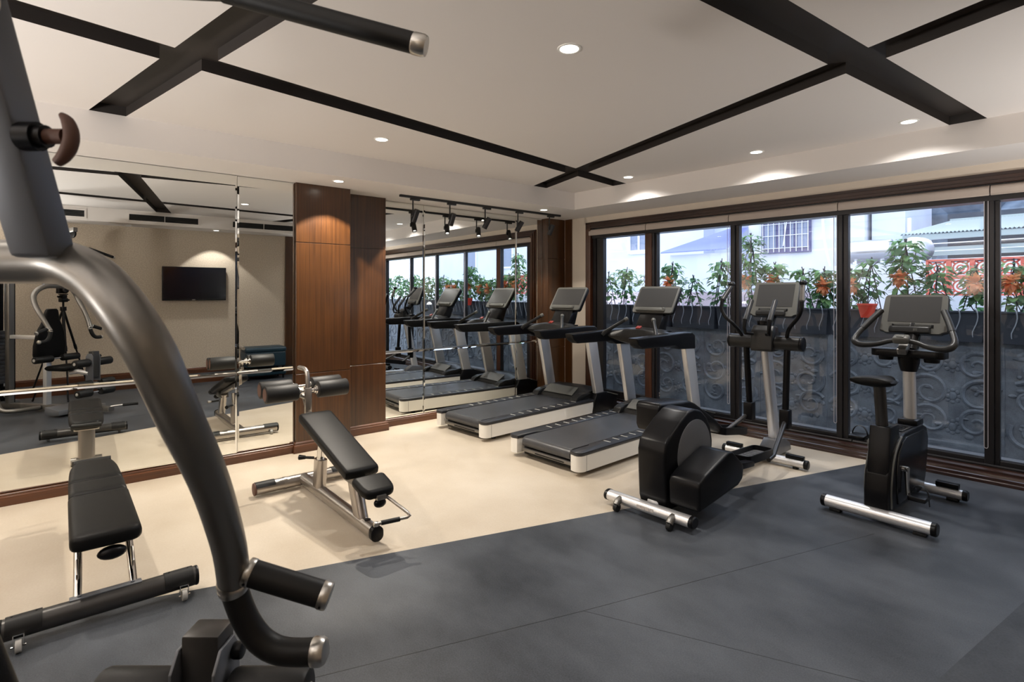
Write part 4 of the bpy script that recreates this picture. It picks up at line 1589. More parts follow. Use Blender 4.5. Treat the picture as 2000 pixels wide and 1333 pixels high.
for x in (-0.10, 0.10):
    b.cyl((x, 0.012, 0.124), (x, 0.012, 0.13), 0.008, n=10)
b.build('mounting_plate', 'plate_metal', cb)
for s in (-1, 1):
    b = MB()
    b.tube([(s * 0.105, 0.03, 0.11), (s * 0.098, 0.30, 0.33)], 0.0175, n=16)
    lg = b.build('leg', 'chrome', t)
    b = MB()
    b.box((s * 0.105, 0.115, 0.20), (0.012, 0.08, 0.08), rot=Euler((0.68, 0, 0)), bev=0.003)
    b.build('leg_plate', 'steel', lg)
b = MB()
for s in (-1, 1):
    b.box((s * 0.075, 0.70, 0.325), (0.03, 1.15, 0.04), bev=0.004)
b.box((0, 1.22, 0.32), (0.18, 0.05, 0.04), bev=0.004)
b.build('pad_frame', 'steel', t)
b = MB()
oval_post(b, (0, 1.24, 0.03), (0, 1.20, 0.31), 0.06, 0.032)
b.build('rear_post', 'steel', t, angle=50)
b = MB()
b.cyl((-0.11, 1.24, 0.035), (0.11, 1.24, 0.035), 0.035, n=24)
rc = b.build('rear_crossbar', 'steel', t)
b = MB()
slab(b, -0.03, 0.405, 0.655, 0.405, 0.136, 0.134, 0.075, r=0.03, nose0=0.035)
b.build('seat_pad', 'leather', t, angle=55)
b = MB()
slab(b, 0.662, 0.405, 0.925, 0.405, 0.132, 0.130, 0.075, r=0.03)
b.build('middle_pad', 'leather', t, angle=55)
b = MB()
slab(b, 0.932, 0.405, 1.40, 0.405, 0.130, 0.118, 0.075, r=0.03, nose1=0.22)
b.build('head_pad', 'leather', t, angle=55)
b = MB()
b.tube([(-0.10, 1.43, 0.375), (-0.05, 1.445, 0.375), (0.10, 1.445, 0.375)], 0.022, n=14)
b.build('end_handle', 'rubber', t)
b = MB()
b.sphere((0.02, 0.0, 0.295), 0.058, (1.0, 0.5, 0.55))
b.build('adjuster_knob', 'plastic_black', t)
# ================================================================ MULTI GYM IN THE FOREGROUND (local: +y away from the camera)
GR = Vector((0.6408, 0.7677, 0))
GO = GR * -0.77
t = thing('multi_gym', 'large grey multi gym with curved press arms filling the foreground', 'multi gym', GO, 50.15)
ARM = [(0.0, 0.775, 1.545), (0.09, 0.775, 1.545), (0.138, 0.77, 1.542), (0.19, 0.755, 1.521), (0.229, 0.742, 1.490), (0.258, 0.738, 1.453), (0.278, 0.742, 1.414), (0.289, 0.757, 1.366), (0.295, 0.785, 1.308), (0.297, 0.82, 1.252), (0.294, 0.86, 1.192), (0.288, 0.90, 1.128), (0.279, 0.945, 1.052), (0.267, 0.98, 0.985)]
for s in (-1, 1):
    b = MB()
    b.tube([(s * x, y, z) for x, y, z in ARM], [0.0315] * 6 + [0.0312, 0.0305, 0.0298, 0.029, 0.0284, 0.0278, 0.0274, 0.027], n=28, smooth=3)
    ar = b.build('press_arm', 'gunmetal', t, angle=60)
    e = Vector((s * 0.2665, 0.982, 0.98))
    d = Vector((s * -0.007, 0.035, -0.067)).normalized()
    b = MB()
    b.lathe([(0.0262, -0.004), (0.029, 0.0), (0.029, 0.006), (0.025, 0.009), (0.020, 0.010)], e, d, n=28)
    b.build('arm_collar', 'cap_metal', ar)
    # straight grip
    p0 = Vector((s * 0.292, 0.975, 1.0))
    p1 = Vector((s * 0.434, 0.985, 0.950))
    dd = (p1 - p0).normalized()
    b = MB()
    b.cyl(p0 - dd * 0.03, p1, 0.016, n=18)
    b.build('grip_spigot', 'gunmetal', ar)
    b = MB()
    b.cyl(p0 + dd * 0.012, p1 - dd * 0.012, 0.0232, n=28)
    g = b.build('grip', 'rubber', ar)
    b = MB()
    b.cyl(p0, p0 + dd * 0.014, 0.0245, n=28, bev=0.003)
    b.build('grip_cap', 'cap_metal', ar)
    b = MB()
    b.cyl(p1 - dd * 0.014, p1 + dd * 0.006, 0.0245, n=28, bev=0.005)
    o = b.build('grip_cap', 'cap_metal', ar)
    # curved lower grip
    P = [(s * 0.2625, 0.985, 0.975), (s * 0.270, 0.992, 0.935), (s * 0.283, 0.998, 0.895), (s * 0.305, 1.0, 0.862), (s * 0.335, 1.0, 0.843), (s * 0.37, 1.0, 0.838), (s * 0.41, 1.0, 0.839)]
    b = MB()
    b.tube(P, 0.0232, n=24, smooth=3)
    b.build('curved_grip', 'rubber', ar, angle=60)
    b = MB()
    b.lathe([(0.0232, -0.004), (0.0262, 0.0), (0.0262, 0.006), (0.024, 0.012)], (s * 0.2632, 0.9855, 0.968), Vector((s * 0.1, 0.16, -0.9)), n=24)
    b.build('grip_cap', 'cap_metal', ar)
    b = MB()
    b.lathe([(0.024, -0.002), (0.0252, 0.0), (0.0252, 0.014), (0.021, 0.021), (0.012, 0.025), (0.0, 0.026)], (s * 0.405, 1.0, 0.839), (s, 0, 0.02), n=28)
    b.build('grip_cap', 'cap_metal', ar)
    b = MB()
    for q, ax in ((p0 + dd * 0.007, 1), (p1 - dd * 0.006, 1)):
        b.cyl(q + Vector((0, -0.0235, -0.009)), q + Vector((0, -0.0248, -0.0095)), 0.0025, n=10)
    b.build('set_screw', 'plastic_black', ar)
    # flat lever carrying the cross tube
    b = MB()
    x0, x1 = (0.103, 0.157)
    b.prism([(0.719, 1.548), (0.769, 1.548), (0.607, 2.02), (0.557, 2.02)], 'x', s * x0, s * x1, bev=0.006)
    lv = b.build('lever', 'plate_metal', t)
    b = MB()
    b.cyl((s * 0.155, 0.622, 1.84), (s * 0.168, 0.622, 1.84), 0.02, n=20, bev=0.004)
    b.build('pivot_bolt', 'steel', lv)
# pull pin with crescent handle
b = MB()
b.cyl((0.155, 0.682, 1.697), (0.176, 0.682, 1.697), 0.018, n=20)
b.cyl((0.168, 0.682, 1.697), (0.186, 0.682, 1.697), 0.014, n=18)
pin = b.build('pull_pin', 'plastic_black', t)
b = MB()
b.cyl((0.18, 0.682, 1.697), (0.208, 0.682, 1.697), 0.0095, n=16)
b.tube([(0.203, 0.682, 1.725), (0.211, 0.682, 1.717), (0.2155, 0.682, 1.705), (0.216, 0.682, 1.693), (0.2125, 0.682, 1.681), (0.206, 0.682, 1.671), (0.198, 0.682, 1.664)], [0.003, 0.007, 0.0085, 0.009, 0.009, 0.008, 0.006], n=12, smooth=3)
b.build('crescent_handle', 'foam_end', pin)
# upper frame, tower and weight stack
b = MB()
b.box((0, 0.575, 2.0), (0.46, 0.06, 0.06), bev=0.006)
b.box((0, 0.30, 2.03), (0.06, 0.60, 0.06), bev=0.006)
b.prism([(0.0, 2.06), (0.02, 2.12), (1.06, 2.32), (1.06, 2.26)], 'x', -0.03, 0.03, bev=0.005)
b.box((0, -0.03, 1.06), (0.07, 0.07, 2.08), bev=0.006)
b.build('main_frame', 'gunmetal', t)
b = MB()
b.cyl((-0.012, 1.01, 2.235), (0.012, 1.01, 2.235), 0.055, n=26, bev=0.004)
b.cyl((-0.012, 0.16, 2.10), (0.012, 0.16, 2.10), 0.045, n=26, bev=0.004)
b.build('pulley', 'plastic_black', t)
b = MB()
b.cyl((0, 1.0, 2.235), (0, 1.0, 2.09), 0.003, n=8)
b.build('cable', 'plastic_black', t)
b = MB()
for x in (-0.19, 0.19):
    b.box((x, -0.25, 0.98), (0.05, 0.05, 1.85), bev=0.004)
b.box((0, -0.25, 1.92), (0.43, 0.06, 0.05), bev=0.004)
b.box((0, -0.36, 0.95), (0.40, 0.02, 1.75), bev=0.003)
b.build('stack_tower', 'plastic_black', t)
for k in range(14):
    b = MB()
    b.box((0, -0.25, 0.22 + k * 0.052), (0.30, 0.11, 0.048), bev=0.003)
    b.build('weight_plate', 'gunmetal_dark', t)
b = MB()
for x in (-0.09, 0.09):
    b.cyl((x, -0.25, 0.15), (x, -0.25, 1.9), 0.011, n=12)
b.build('guide_rods', 'chrome', t)
# base
b = MB()
b.box((0, 0.60, 0.06), (0.09, 2.05, 0.06), bev=0.006)
b.box((0, -0.3, 0.05), (0.62, 0.08, 0.07), bev=0.008)
b.box((0, 1.28, 0.055), (0.40, 0.08, 0.07), bev=0.008)
b.build('base_frame', 'gunmetal', t)
b = MB()
b.prism([(1.02, 0.03), (1.24, 0.03), (1.24, 0.09), (1.02, 0.13)], 'x', -0.36, -0.05, bev=0.004)
b.build('foot_plate', 'plate_metal', t)
b = MB()
b.tube([(0.0, 1.62, 0.09), (0.03, 1.68, 0.10), (0.20, 1.83, 0.10)], 0.012, n=12)
lg = b.build('low_handle', 'chrome', t)
b = MB()
b.tube([(0.075, 1.72, 0.10), (0.20, 1.83, 0.10)], 0.018, n=14)
b.build('grip', 'rubber', lg)
# tubular guard beside the stack
b = MB()
b.tube([(-0.30, -0.25, 0.68), (-0.34, -0.05, 0.70), (-0.36, 0.12, 0.64), (-0.37, 0.22, 0.45), (-0.37, 0.30, 0.15), (-0.36, 0.36, 0.07), (-0.30, 0.46, 0.055), (-0.05, 0.55, 0.055)], 0.028, n=16, smooth=4)
b.build('guard_tube', 'gunmetal', t, angle=60)
# back pad, seat, rollers
b = MB()
rows = []
for z, hw, y in ((0.60, 0.15, 0.625), (0.61, 0.18, 0.625), (0.66, 0.198, 0.63), (0.78, 0.202, 0.64), (0.92, 0.178, 0.65), (1.00, 0.155, 0.655), (1.06, 0.125, 0.66), (1.12, 0.098, 0.66), (1.20, 0.085, 0.665), (1.24, 0.075, 0.67), (1.26, 0.055, 0.67)):
    rows.append([(x - 0.03, y + q + 0.04, z - 0.02) for x, q in rrect(-hw, hw, -0.035, 0.035, 0.03)])
b.rings(rows)
b.build('back_pad', 'leather', t, angle=55)
b = MB()
b.box((0, 0.60, 0.30), (0.07, 0.06, 0.50), bev=0.006)
b.box((0, 0.25, 0.85), (0.05, 0.55, 0.05), bev=0.005)
b.build('seat_post', 'silver_paint', t)
b = MB()
slab(b, 0.76, 0.50, 1.06, 0.50, 0.16, 0.14, 0.07, r=0.03, nose1=0.08)
b.build('seat_pad', 'leather', t, angle=55)
b = MB()
b.tube([(0, 0.98, 0.40), (0, 1.10, 0.42), (0, 1.28, 0.40)], 0.03, n=14)
b.build('seat_beam', 'silver_paint', t)
b = MB()
b.box((0.034, 1.315, 0.52), (0.088, 0.075, 0.34), bev=0.006)
br = b.build('leg_lever', 'gunmetal_dark', t)
for s in (-1, 1):
    b = MB()
    b.prism([(1.24, 0.30), (1.36, 0.30), (1.36, 0.62), (1.335, 0.66), (1.275, 0.66), (1.245, 0.62)], 'x', 0.034 + s * 0.046, 0.034 + s * 0.054, bev=0.002)
    b.build('lever_cheek', 'plate_metal', br)
b = MB()
b.cyl((0.088, 1.33, 0.625), (0.112, 1.33, 0.625), 0.020, n=20, bev=0.005)
b.build('lever_knob', 'plastic_black', br)
for y, z, r, ox, hl in ((1.30, 0.545, 0.052, 0.034, 0.25), (1.34, 0.27, 0.05, 0.034, 0.25), (0.76, 0.585, 0.045, 0.0, 0.29)):
    b = MB()
    b.cyl((ox - hl, y, z), (ox + hl, y, z), 0.011, n=12)
    b.build('roller_axle', 'chrome', t)
    for s in (-1, 1):
        b = MB()
        b.cyl((ox + s * 0.062, y, z), (ox + s * hl, y, z), r, n=32, bev=0.012)
        rl = b.build('foam_roller', 'foam', t)
        b = MB()
        b.cyl((ox + s * (hl - 0.001), y, z), (ox + s * (hl + 0.004), y, z), 0.020, n=18, bev=0.002)
        b.build('roller_end', 'caster', rl)

# pulldown bar hanging from the gym's cable
t = thing('pulldown_bar', 'long black pulldown bar with silver end cap hanging near the ceiling', 'pulldown bar', GO + Vector((0, 0, 0)), 50.15)
b = MB()
b.tube([(-0.585, 1.0, 1.962), (-0.26, 1.0, 2.050), (0, 1.0, 2.062), (0.26, 1.0, 2.050), (0.585, 1.0, 1.962)], 0.0125, n=16)
b.cyl((0, 1.0, 2.05), (0, 1.0, 2.10), 0.012, n=12)
br = b.build('bar', 'gunmetal_dark', t)
for s in (-1, 1):
    p0, p1 = Vector((s * 0.24, 1.0, 2.0554)), Vector((s * 0.590, 1.0, 1.9607))
    d = (p1 - p0).normalized()
    b = MB()
    b.cyl(p0, p1, 0.0195, n=26)
    b.build('grip', 'rubber', br)
    b = MB()
    b.lathe([(0.0195, -0.002), (0.0205, 0.0), (0.0205, 0.018), (0.018, 0.024), (0.0, 0.0255)], p1 - d * 0.001, d, n=26)
    b.build('end_cap', 'cap_metal', br)

# ================================================================ CAMERA ON TRIPOD (seen in the mirror)
t = thing('tripod', 'black tripod against the wallpapered wall, seen in the mirror', 'tripod', (0, 0, 0), 50.15)
hub = Vector((0, -0.09, 1.20))
for k, a in enumerate((math.radians(95), math.radians(215), math.radians(335))):
    f = Vector((0.40 * math.sin(a), -0.09 + 0.33 * math.cos(a), 0.0))
    f.x = max(-0.42, min(0.42, f.x))
    f.y = max(-0.40, f.y)
    b = MB()
    b.tube([hub + (f - hub) * 0.02, hub + (f - hub) * 0.5], 0.016, n=12)
    b.tube([hub + (f - hub) * 0.48, f], 0.012, n=12)
    b.cyl(hub + (f - hub) * 0.46, hub + (f - hub) * 0.52, 0.02, n=12)
    lg = b.build('leg', 'plastic_black', t)
    b = MB()
    b.sphere(f + Vector((0, 0, 0.012)), 0.014)
    b.build('foot', 'rubber', lg)
b = MB()
b.cyl(hub - Vector((0, 0, 0.35)), hub + Vector((0, 0, 0.10)), 0.014, n=14)
b.cyl(hub - Vector((0, 0, 0.03)), hub + Vector((0, 0, 0.03)), 0.04, n=18)
b.build('centre_column', 'plastic_black', t)
b = MB()
b.box((0, -0.09, 1.33), (0.09, 0.08, 0.06), bev=0.01)
b.box((0, -0.09, 1.385), (0.07, 0.07, 0.05), bev=0.008)
b.box((0, -0.09, 1.418), (0.09, 0.08, 0.014), bev=0.003)
for p, q in (((0.04, -0.09, 1.33), (0.09, -0.09, 1.33)), ((-0.03, -0.09, 1.385), (-0.085, -0.09, 1.385)), ((0, -0.12, 1.385), (0, -0.18, 1.37))):
    b.cyl(p, q, 0.013, n=12, bev=0.003)
b.build('geared_head', 'plastic_black', t)
t = thing('still_camera', 'black still camera on the tripod, seen in the mirror', 'camera', (0, 0, 0), 50.15)
b = MB()
b.box((0, -0.115, 1.477), (0.14, 0.06, 0.095), bev=0.012, seg=3)
b.box((0, -0.115, 1.535), (0.06, 0.055, 0.035), bev=0.01)
b.build('body', 'plastic_black', t)
b = MB()
b.lathe([(0.036, 0.0), (0.036, 0.03), (0.041, 0.034), (0.041, 0.06), (0.037, 0.063), (0.035, 0.055), (0.02, 0.05), (0.0, 0.049)], (0, -0.09, 1.48), (0, 1, 0), n=28)
b.build('lens', 'plastic_gloss', t)

# ================================================================ OUTSIDE THE WINDOWS (wall frame coordinates)
def wthing(name, label, cat, u, v, z=0.0, group=None):
    return thing(name, label, cat, W(u, v, z), 2.3, group)


b = MB()
b.box((0, 8.0, -0.06), (40, 15.4, 0.1))
b.move(WM)
struct(b.build('ground_outside', 'ground_stone', flat=True))
# dark carved garden wall
b = MB()
b.box((0.9, 1.20, 0.5), (10.0, 0.26, 1.06))
rnd = random.Random(5)


def scroll(cu, cz, r, turns, a0, dirn, rad):
    P = []
    n = int(10 + 12 * turns)
    for k in range(n):
        f = k / (n - 1)
        a = a0 + dirn * 2 * PI * turns * f
        rr = r * (1 - 0.82 * f)
        P.append((cu + rr * math.cos(a), 1.070, cz + rr * math.sin(a)))
    b.tube(P, [rad * (1.1 - 0.5 * k / n) for k in range(n)], n=6, sy=1.0)


for i in range(12):
    u0 = -3.7 + i * 0.74
    b.box((u0 + 0.37, 1.068, 0.5), (0.012, 0.012, 1.0))
    for s in (-1, 1):
        for cz, r in ((0.24, 0.15), (0.52, 0.17), (0.82, 0.14)):
            cu = u0 + s * (0.19 + rnd.uniform(-0.02, 0.02))
            scroll(cu, cz + rnd.uniform(-0.02, 0.02), r, 1.35, PI / 2 - s * rnd.uniform(0.6, 1.3), s * (1 if rnd.random() < 0.7 else -1), 0.021)
            for k in range(7):
                a = rnd.uniform(0, 2 * PI)
                q = rnd.uniform(0.3, 1.0) * r
                b.sphere((cu + q * math.cos(a), 1.072, cz + q * math.sin(a)), 0.034, (rnd.uniform(0.5, 1.3), 0.5, rnd.uniform(0.3, 0.9)), u=8, v=6)
    for k in range(3):
        b.sphere((u0, 1.072, 0.2 + 0.3 * k), 0.045, (0.8, 0.35, 1.0), u=10, v=6)
        for j in range(8):
            a = 2 * PI * j / 8
            b.sphere((u0 + 0.055 * math.cos(a), 1.072, 0.2 + 0.3 * k + 0.055 * math.sin(a)), 0.022, (1, 0.4, 1), u=8, v=6)
b.move(WM)
struct(b.build('wall_garden', 'relief_stone'), 'dark garden wall carved with scrolls behind the windows')

# black planters along the wall, their pleat highlights added as pale tubes
pw = 0.62
npl = 13
names = ['at the far left', 'second from the left', 'third from the left', 'fourth from the left', 'in the middle', 'sixth from the left', 'seventh from the left', 'eighth from the left', 'ninth from the left', 'tenth from the left, out of view', 'eleventh from the left, out of view', 'twelfth from the left, out of view', 'last, outside the view']
proto = None
for i in range(npl):
    u = -3.30 + i * 0.66
    lab = 'black planter on the garden wall, ' + names[i] + (' of the row' if i < 9 else '')
    if proto is None:
        t = wthing('planter', lab, 'planter', u, 1.18, 1.035, 'black planters along the garden wall')
        b = MB()
        b.rings([[(-0.30, -0.16, 0.0), (0.30, -0.16, 0.0), (0.30, 0.13, 0.0), (-0.30, 0.13, 0.0)], [(-0.32, -0.18, 0.29), (0.32, -0.18, 0.29), (0.32, 0.15, 0.29), (-0.32, 0.15, 0.29)],
                 [(-0.30, -0.165, 0.29), (0.30, -0.165, 0.29), (0.30, 0.135, 0.29), (-0.30, 0.135, 0.29)], [(-0.29, -0.155, 0.25), (0.29, -0.155, 0.25), (0.29, 0.125, 0.25), (-0.29, 0.125, 0.25)]])
        b.box((0, -0.18, 0.285), (0.65, 0.02, 0.02), bev=0.004)
        b.build('trough', 'planter_black', t)
        for k in range(5):  # S-shaped highlights of the pleats, modelled as thin pale tubes
            x = -0.26 + 0.13 * k
            b = MB()
            b.tube([(x - 0.02, -0.180, 0.05), (x - 0.022, -0.186, 0.10), (x + 0.004, -0.19, 0.17), (x + 0.018, -0.197, 0.24), (x + 0.012, -0.205, 0.295), (x, -0.195, 0.32), (x - 0.008, -0.16, 0.315)], [0.003, 0.0045, 0.005, 0.0055, 0.006, 0.006, 0.005], n=6, smooth=2)
            b.build('pleat_glint', 'glint_pale', t)
        proto = t
    else:
        dup(proto, W(u, 1.18, 1.035), 2.3, lab)

# staked climbing plants growing out of the planters
def leaf(bm_, p, d, up, L, wd, mi):
    d = d.normalized()
    s_ = d.cross(up).normalized()
    n_ = s_.cross(d)
    a = p
    m1 = p + d * L * 0.35
    m2 = p + d * L * 0.7 - n_ * L * 0.08
    e = p + d * L - n_ * L * 0.25
    v = [bm_.verts.new(q) for q in (a, m1 + s_ * wd + n_ * wd * 0.25, m2 + s_ * wd * 0.8, e, m2 - s_ * wd * 0.8, m1 - s_ * wd + n_ * wd * 0.25, m1, m2)]
    for f in ((0, 6, 1), (1, 6, 7, 2), (2, 7, 3), (0, 5, 6), (5, 4, 7, 6), (4, 3, 7)):
        q = bm_.faces.new([v[k] for k in f])
        q.material_index = mi


plants = [(-3.50, 1.88, 70, 0, 'thin leafy climber on stakes at the far left of the planters'), (-3.16, 1.92, 110, 0, 'bushy climber behind the narrow left casement'), (-2.80, 1.84, 70, 0, 'low climber beside the first window post'),
          (-2.38, 1.98, 120, 1, 'climber with an orange bloom behind the near treadmill console'), (-2.06, 1.78, 60, 0, 'sparse climber right of the near treadmill console'), (-1.66, 1.98, 120, 0, 'dark bushy climber left of the elliptical trainer'),
          (-1.27, 2.28, 190, 1, 'tallest dense climber with orange bloom above the elliptical console'), (-0.98, 1.92, 130, 1, 'round climber with orange bloom behind the elliptical console'), (-0.66, 1.84, 60, 0, 'thin climber on dark stakes right of the elliptical handle'),
          (-0.43, 1.83, 130, 1, 'climber with orange bloom beside the middle window post'), (-0.16, 1.83, 130, 1, 'dense green climber just right of the middle window post'), (0.03, 1.93, 60, 0, 'slender climber on crossed stakes above the red pot'),
          (0.34, 2.10, 200, 1, 'tall dense climber with large orange bloom above the bike console'), (0.60, 1.84, 90, 0, 'yellow green climber in front of the red pierced screen'), (0.90, 1.84, 100, 1, 'climber with orange bloom left of the right window post'),
          (1.17, 1.85, 100, 1, 'climber with orange bloom right of the right window post'), (1.50, 1.95, 110, 0, 'climber outside the view at right'), (1.85, 1.9, 110, 0, 'bushy climber outside the view, seen in the far mirror'), (2.2, 1.95, 120, 0, 'tall climber outside the view, seen in the far mirror'), (2.55, 1.9, 110, 0, 'fourth climber outside the view, seen in the far mirror'), (2.95, 2.0, 120, 0, 'fifth climber outside the view, seen in the far mirror'), (3.35, 1.9, 110, 0, 'sixth climber outside the view, seen in the far mirror'), (3.8, 2.0, 120, 0, 'seventh climber outside the view, seen in the far mirror'), (4.3, 1.95, 120, 0, 'last climber of the row, seen in the far mirror')]
for i, (u, top, nl, fl, lab) in enumerate(plants):
    rnd = random.Random(100 + i)
    t = wthing('climbing_plant', lab, 'plant', u, 1.18, 1.29, 'plants in the garden wall planters')
    H = top - 1.36
    b = MB()
    for k in range(3):
        a = 2 * PI * k / 3 + rnd.random()
        b.tube([(0.13 * math.cos(a), 0.09 * math.sin(a), -0.02), (0.012 * math.cos(a + PI), 0.012 * math.sin(a + PI), H + 0.05 * rnd.random())], 0.0055, n=6)
    b.build('stakes', 'stake', t)
    b = MB()
    for k in range(3):
        P = [Vector((rnd.uniform(-.07, .07), rnd.uniform(-.05, .05), -0.02))]
        for j in range(5):
            P.append(Vector((rnd.uniform(-.09, .09), rnd.uniform(-.06, .06), H * (j + 1) / 5.2)))
        b.tube(P, 0.004, n=5, smooth=3)
    b.build('stem', 'stake', t)
    b = MB()
    for k in range(int(nl * 1.2)):
        f = rnd.random() ** 0.8
        z = H * (0.10 + 0.92 * f)
        rad = 0.15 * (1 - 0.55 * abs(f - 0.55)) * (1.0 if nl > 100 else 0.8)
        a = rnd.uniform(0, 2 * PI)
        q = rad * math.sqrt(rnd.random())
        p = Vector((q * math.cos(a), q * 0.7 * math.sin(a), z))
        d = Vector((math.cos(a), 0.7 * math.sin(a), rnd.uniform(-0.7, 0.3)))
        L = rnd.uniform(0.06, 0.115)
        leaf(b.bm, p, d, Vector((0, 0, 1)), L, L * rnd.uniform(0.28, 0.4), 0 if rnd.random() < 0.65 else 1)
    b.build('foliage', ['leaf', 'leaf_pale'], t, flat=True)
    if fl:
        b = MB()
        cz = H * (0.62 if fl else 0.5)
        c = Vector((rnd.uniform(-.03, .03), -0.10, min(cz, 0.36)))
        for k in range(60):
            a, e = rnd.uniform(0, 2 * PI), rnd.uniform(-1.2, 1.4)
            d = Vector((math.cos(a) * math.cos(e), math.sin(a) * math.cos(e), math.sin(e)))
            leaf(b.bm, c + d * 0.012, d, Vector((0.1, 0.2, 1)), rnd.uniform(0.075, 0.12), 0.022, 0)
        b.build('bloom', 'orange_flower', t, flat=True)
b = MB()
b.lathe([(0.055, 0.0), (0.085, 0.13), (0.092, 0.13), (0.092, 0.145), (0.08, 0.145), (0.07, 0.10), (0.0, 0.10)], W(0.06, 0.92, 1.245), n=24)
tag(b.build('flower_pot', 'red_pot'), 'red flower pot hung in front of the black planters', 'flower pot')

# low walls, pierced screen
b = MB()
b.box((-2.9, 2.3, 0.76), (4.2, 0.15, 1.52))
b.move(WM)
struct(b.build('wall_pink', 'pink_soil', flat=True), 'low pinkish wall behind the planters')
b = MB()
b.box((0.6, 4.2, 0.97), (5.2, 0.2, 1.94))
b.box((1.4, 3.2, 0.73), (2.6, 0.2, 1.47))
b.move(WM)
struct(b.build('wall_pale', 'pale_render_warm', flat=True), 'pale rendered garden walls')
t = wthing('breeze_block_screen', 'red pierced breeze block screen on the pale wall behind the climbers', 'screen', 0.15, 3.15, 1.47)
b = MB()
bs = 0.232
for i in range(8):
    for j in range(2):
        cx, cz = (i + 0.5) * bs, (j + 0.5) * bs
        h = bs / 2
        for dx, dz, sx, sz in ((0, h - 0.012, bs, 0.024), (0, -h + 0.012, bs, 0.024), (h - 0.012, 0, 0.024, bs), (-h + 0.012, 0, 0.024, bs)):
            b.box((cx + dx, 0, cz + dz), (sx, 0.08, sz))
        for r_, th in ((0.075, 0.011), (0.036, 0.010)):
            P = [(cx + r_ * math.cos(2 * PI * k / 16), 0, cz + r_ * math.sin(2 * PI * k / 16)) for k in range(17)]
            b.tube(P, th, n=6)
        for a in range(4):
            an = PI / 4 + a * PI / 2
            b.tube([(cx + 0.075 * math.cos(an), 0, cz + 0.075 * math.sin(an)), (cx + 0.15 * math.cos(an), 0, cz + 0.15 * math.sin(an))], 0.012, n=6)
b.build('pierced_blocks', 'terracotta', t)

# houses
def hbox(bb, u0, u1, v0, v1, z0, z1, mi=0):
    bb.box(((u0 + u1) / 2, (v0 + v1) / 2, (z0 + z1) / 2), (u1 - u0, v1 - v0, z1 - z0), mi=mi)


t = wthing('house', 'pale house at the far left beyond the garden', 'house', 0, 0)
b = MB()
hbox(b, -13.5, -5.6, 8.0, 12, 0, 7.5)
hbox(b, -6.7, -4.9, 8.6, 12, 0, 7.0)
b.build('wall', 'pale_render', t, flat=True)
for (u0, u1, z0, z1, v) in ((-7.95, -7.35, 2.78, 3.6, 8.0), (-6.33, -6.02, 2.95, 3.7, 8.58), (-10.2, -9.5, 2.7, 3.7, 8.0)):
    b = MB()
    for a in ((u0 - 0.09, u0), (u1, u1 + 0.09)):
        hbox(b, a[0], a[1], v - 0.05, v + 0.02, z0 - 0.1, z1 + 0.1)
    hbox(b, u0, u1, v - 0.05, v + 0.02, z0 - 0.12, z0)
    hbox(b, u0, u1, v - 0.05, v + 0.02, z1, z1 + 0.1)
    hbox(b, (u0 + u1) / 2 - 0.03, (u0 + u1) / 2 + 0.03, v - 0.04, v + 0.01, z0, z1)
    f = b.build('window', 'window_frame_white', t, flat=True)
    b = MB()
    hbox(b, u0, u1, v - 0.01, v + 0.01, z0, z1)
    b.build('pane', 'window_glass_dark', f, flat=True)
t = wthing('shed', 'pale lean to with a blue corrugated roof beyond the garden', 'shed', 0, 0)
b = MB()
hbox(b, -5.45, -4.0, 6.1, 6.98, 0, 2.42)
b.build('wall', 'pale_render', t, flat=True)
b = MB()
n = 44
for k in range(n):
    f0, f1 = k / n, (k + 1) / n
    for fa, fb, za, zb in ((f0, (f0 + f1) / 2, 0.0, 0.035), ((f0 + f1) / 2, f1, 0.035, 0.0)):
        ua, ub = -5.62 + 1.66 * fa, -5.62 + 1.66 * fb
        ta, tb = -4.45 + 0.49 * fa, -4.45 + 0.49 * fb
        q = [(ua, 5.95, 2.46 + za), (ub, 5.95, 2.46 + zb), (tb, 7.02, 3.0 + zb), (ta, 7.02, 3.0 + za)]
        lo = [b.bm.verts.new(p) for p in q]
        hi = [b.bm.verts.new((p[0], p[1], p[2] + 0.012)) for p in q]
        b.bm.faces.new(lo)
        b.bm.faces.new(hi)
        b.bm.faces.new((lo[0], lo[1], hi[1], hi[0]))
b.build('roof', 'blue_tin', t, flat=True)
t = wthing('house', 'pale house with a barred purple shuttered window', 'house', 0, 0)
b = MB()
hbox(b, -3.95, -2.15, 7.05, 10, 0, 7.5)
hbox(b, -2.15, -1.68, 7.4, 10, 0, 7.5)
b.build('wall', 'pale_render_warm', t, flat=True)
b = MB()
hbox(b, -3.62, -2.58, 6.98, 7.06, 2.40, 3.14)
w_ = b.build('window', 'shutter_purple', t, flat=True)
for u0, u1 in ((-3.55, -3.30), (-3.24, -3.14), (-3.00, -2.92), (-2.84, -2.64)):
    b = MB()
    hbox(b, u0, u1, 6.965, 6.98, 2.50, 3.06)
    b.build('pane', 'window_glass_dark', w_, flat=True)
b = MB()
for k in range(9):
    hbox(b, -3.58 + 0.12 * k, -3.568 + 0.12 * k, 6.93, 6.945, 2.42, 3.12)
for z in (2.5, 2.78, 3.04):
    hbox(b, -3.6, -2.6, 6.93, 6.945, z, z + 0.012)
b.tube([(-3.12, 6.92, 2.55), (-3.05, 6.92, 3.08)], 0.012, n=6)
b.build('window_bars', 'window_frame_white', w_, flat=True)
b = MB()
hbox(b, -3.8, -2.4, 6.75, 7.05, 3.22, 3.26)
b.build('canopy', 'pink_soil', t, flat=True)
b = MB()
b.tube([(-2.33, 6.95, 5.5), (-2.33, 6.95, 3.1), (-2.31, 6.95, 2.7), (-2.24, 6.95, 2.3), (-2.15, 6.95, 1.9)], 0.028, n=10)
b.build('drainpipe', 'window_frame_white', t)
t = wthing('house', 'narrow pale block rising behind the steel water tank', 'house', 0, 0)
b = MB()
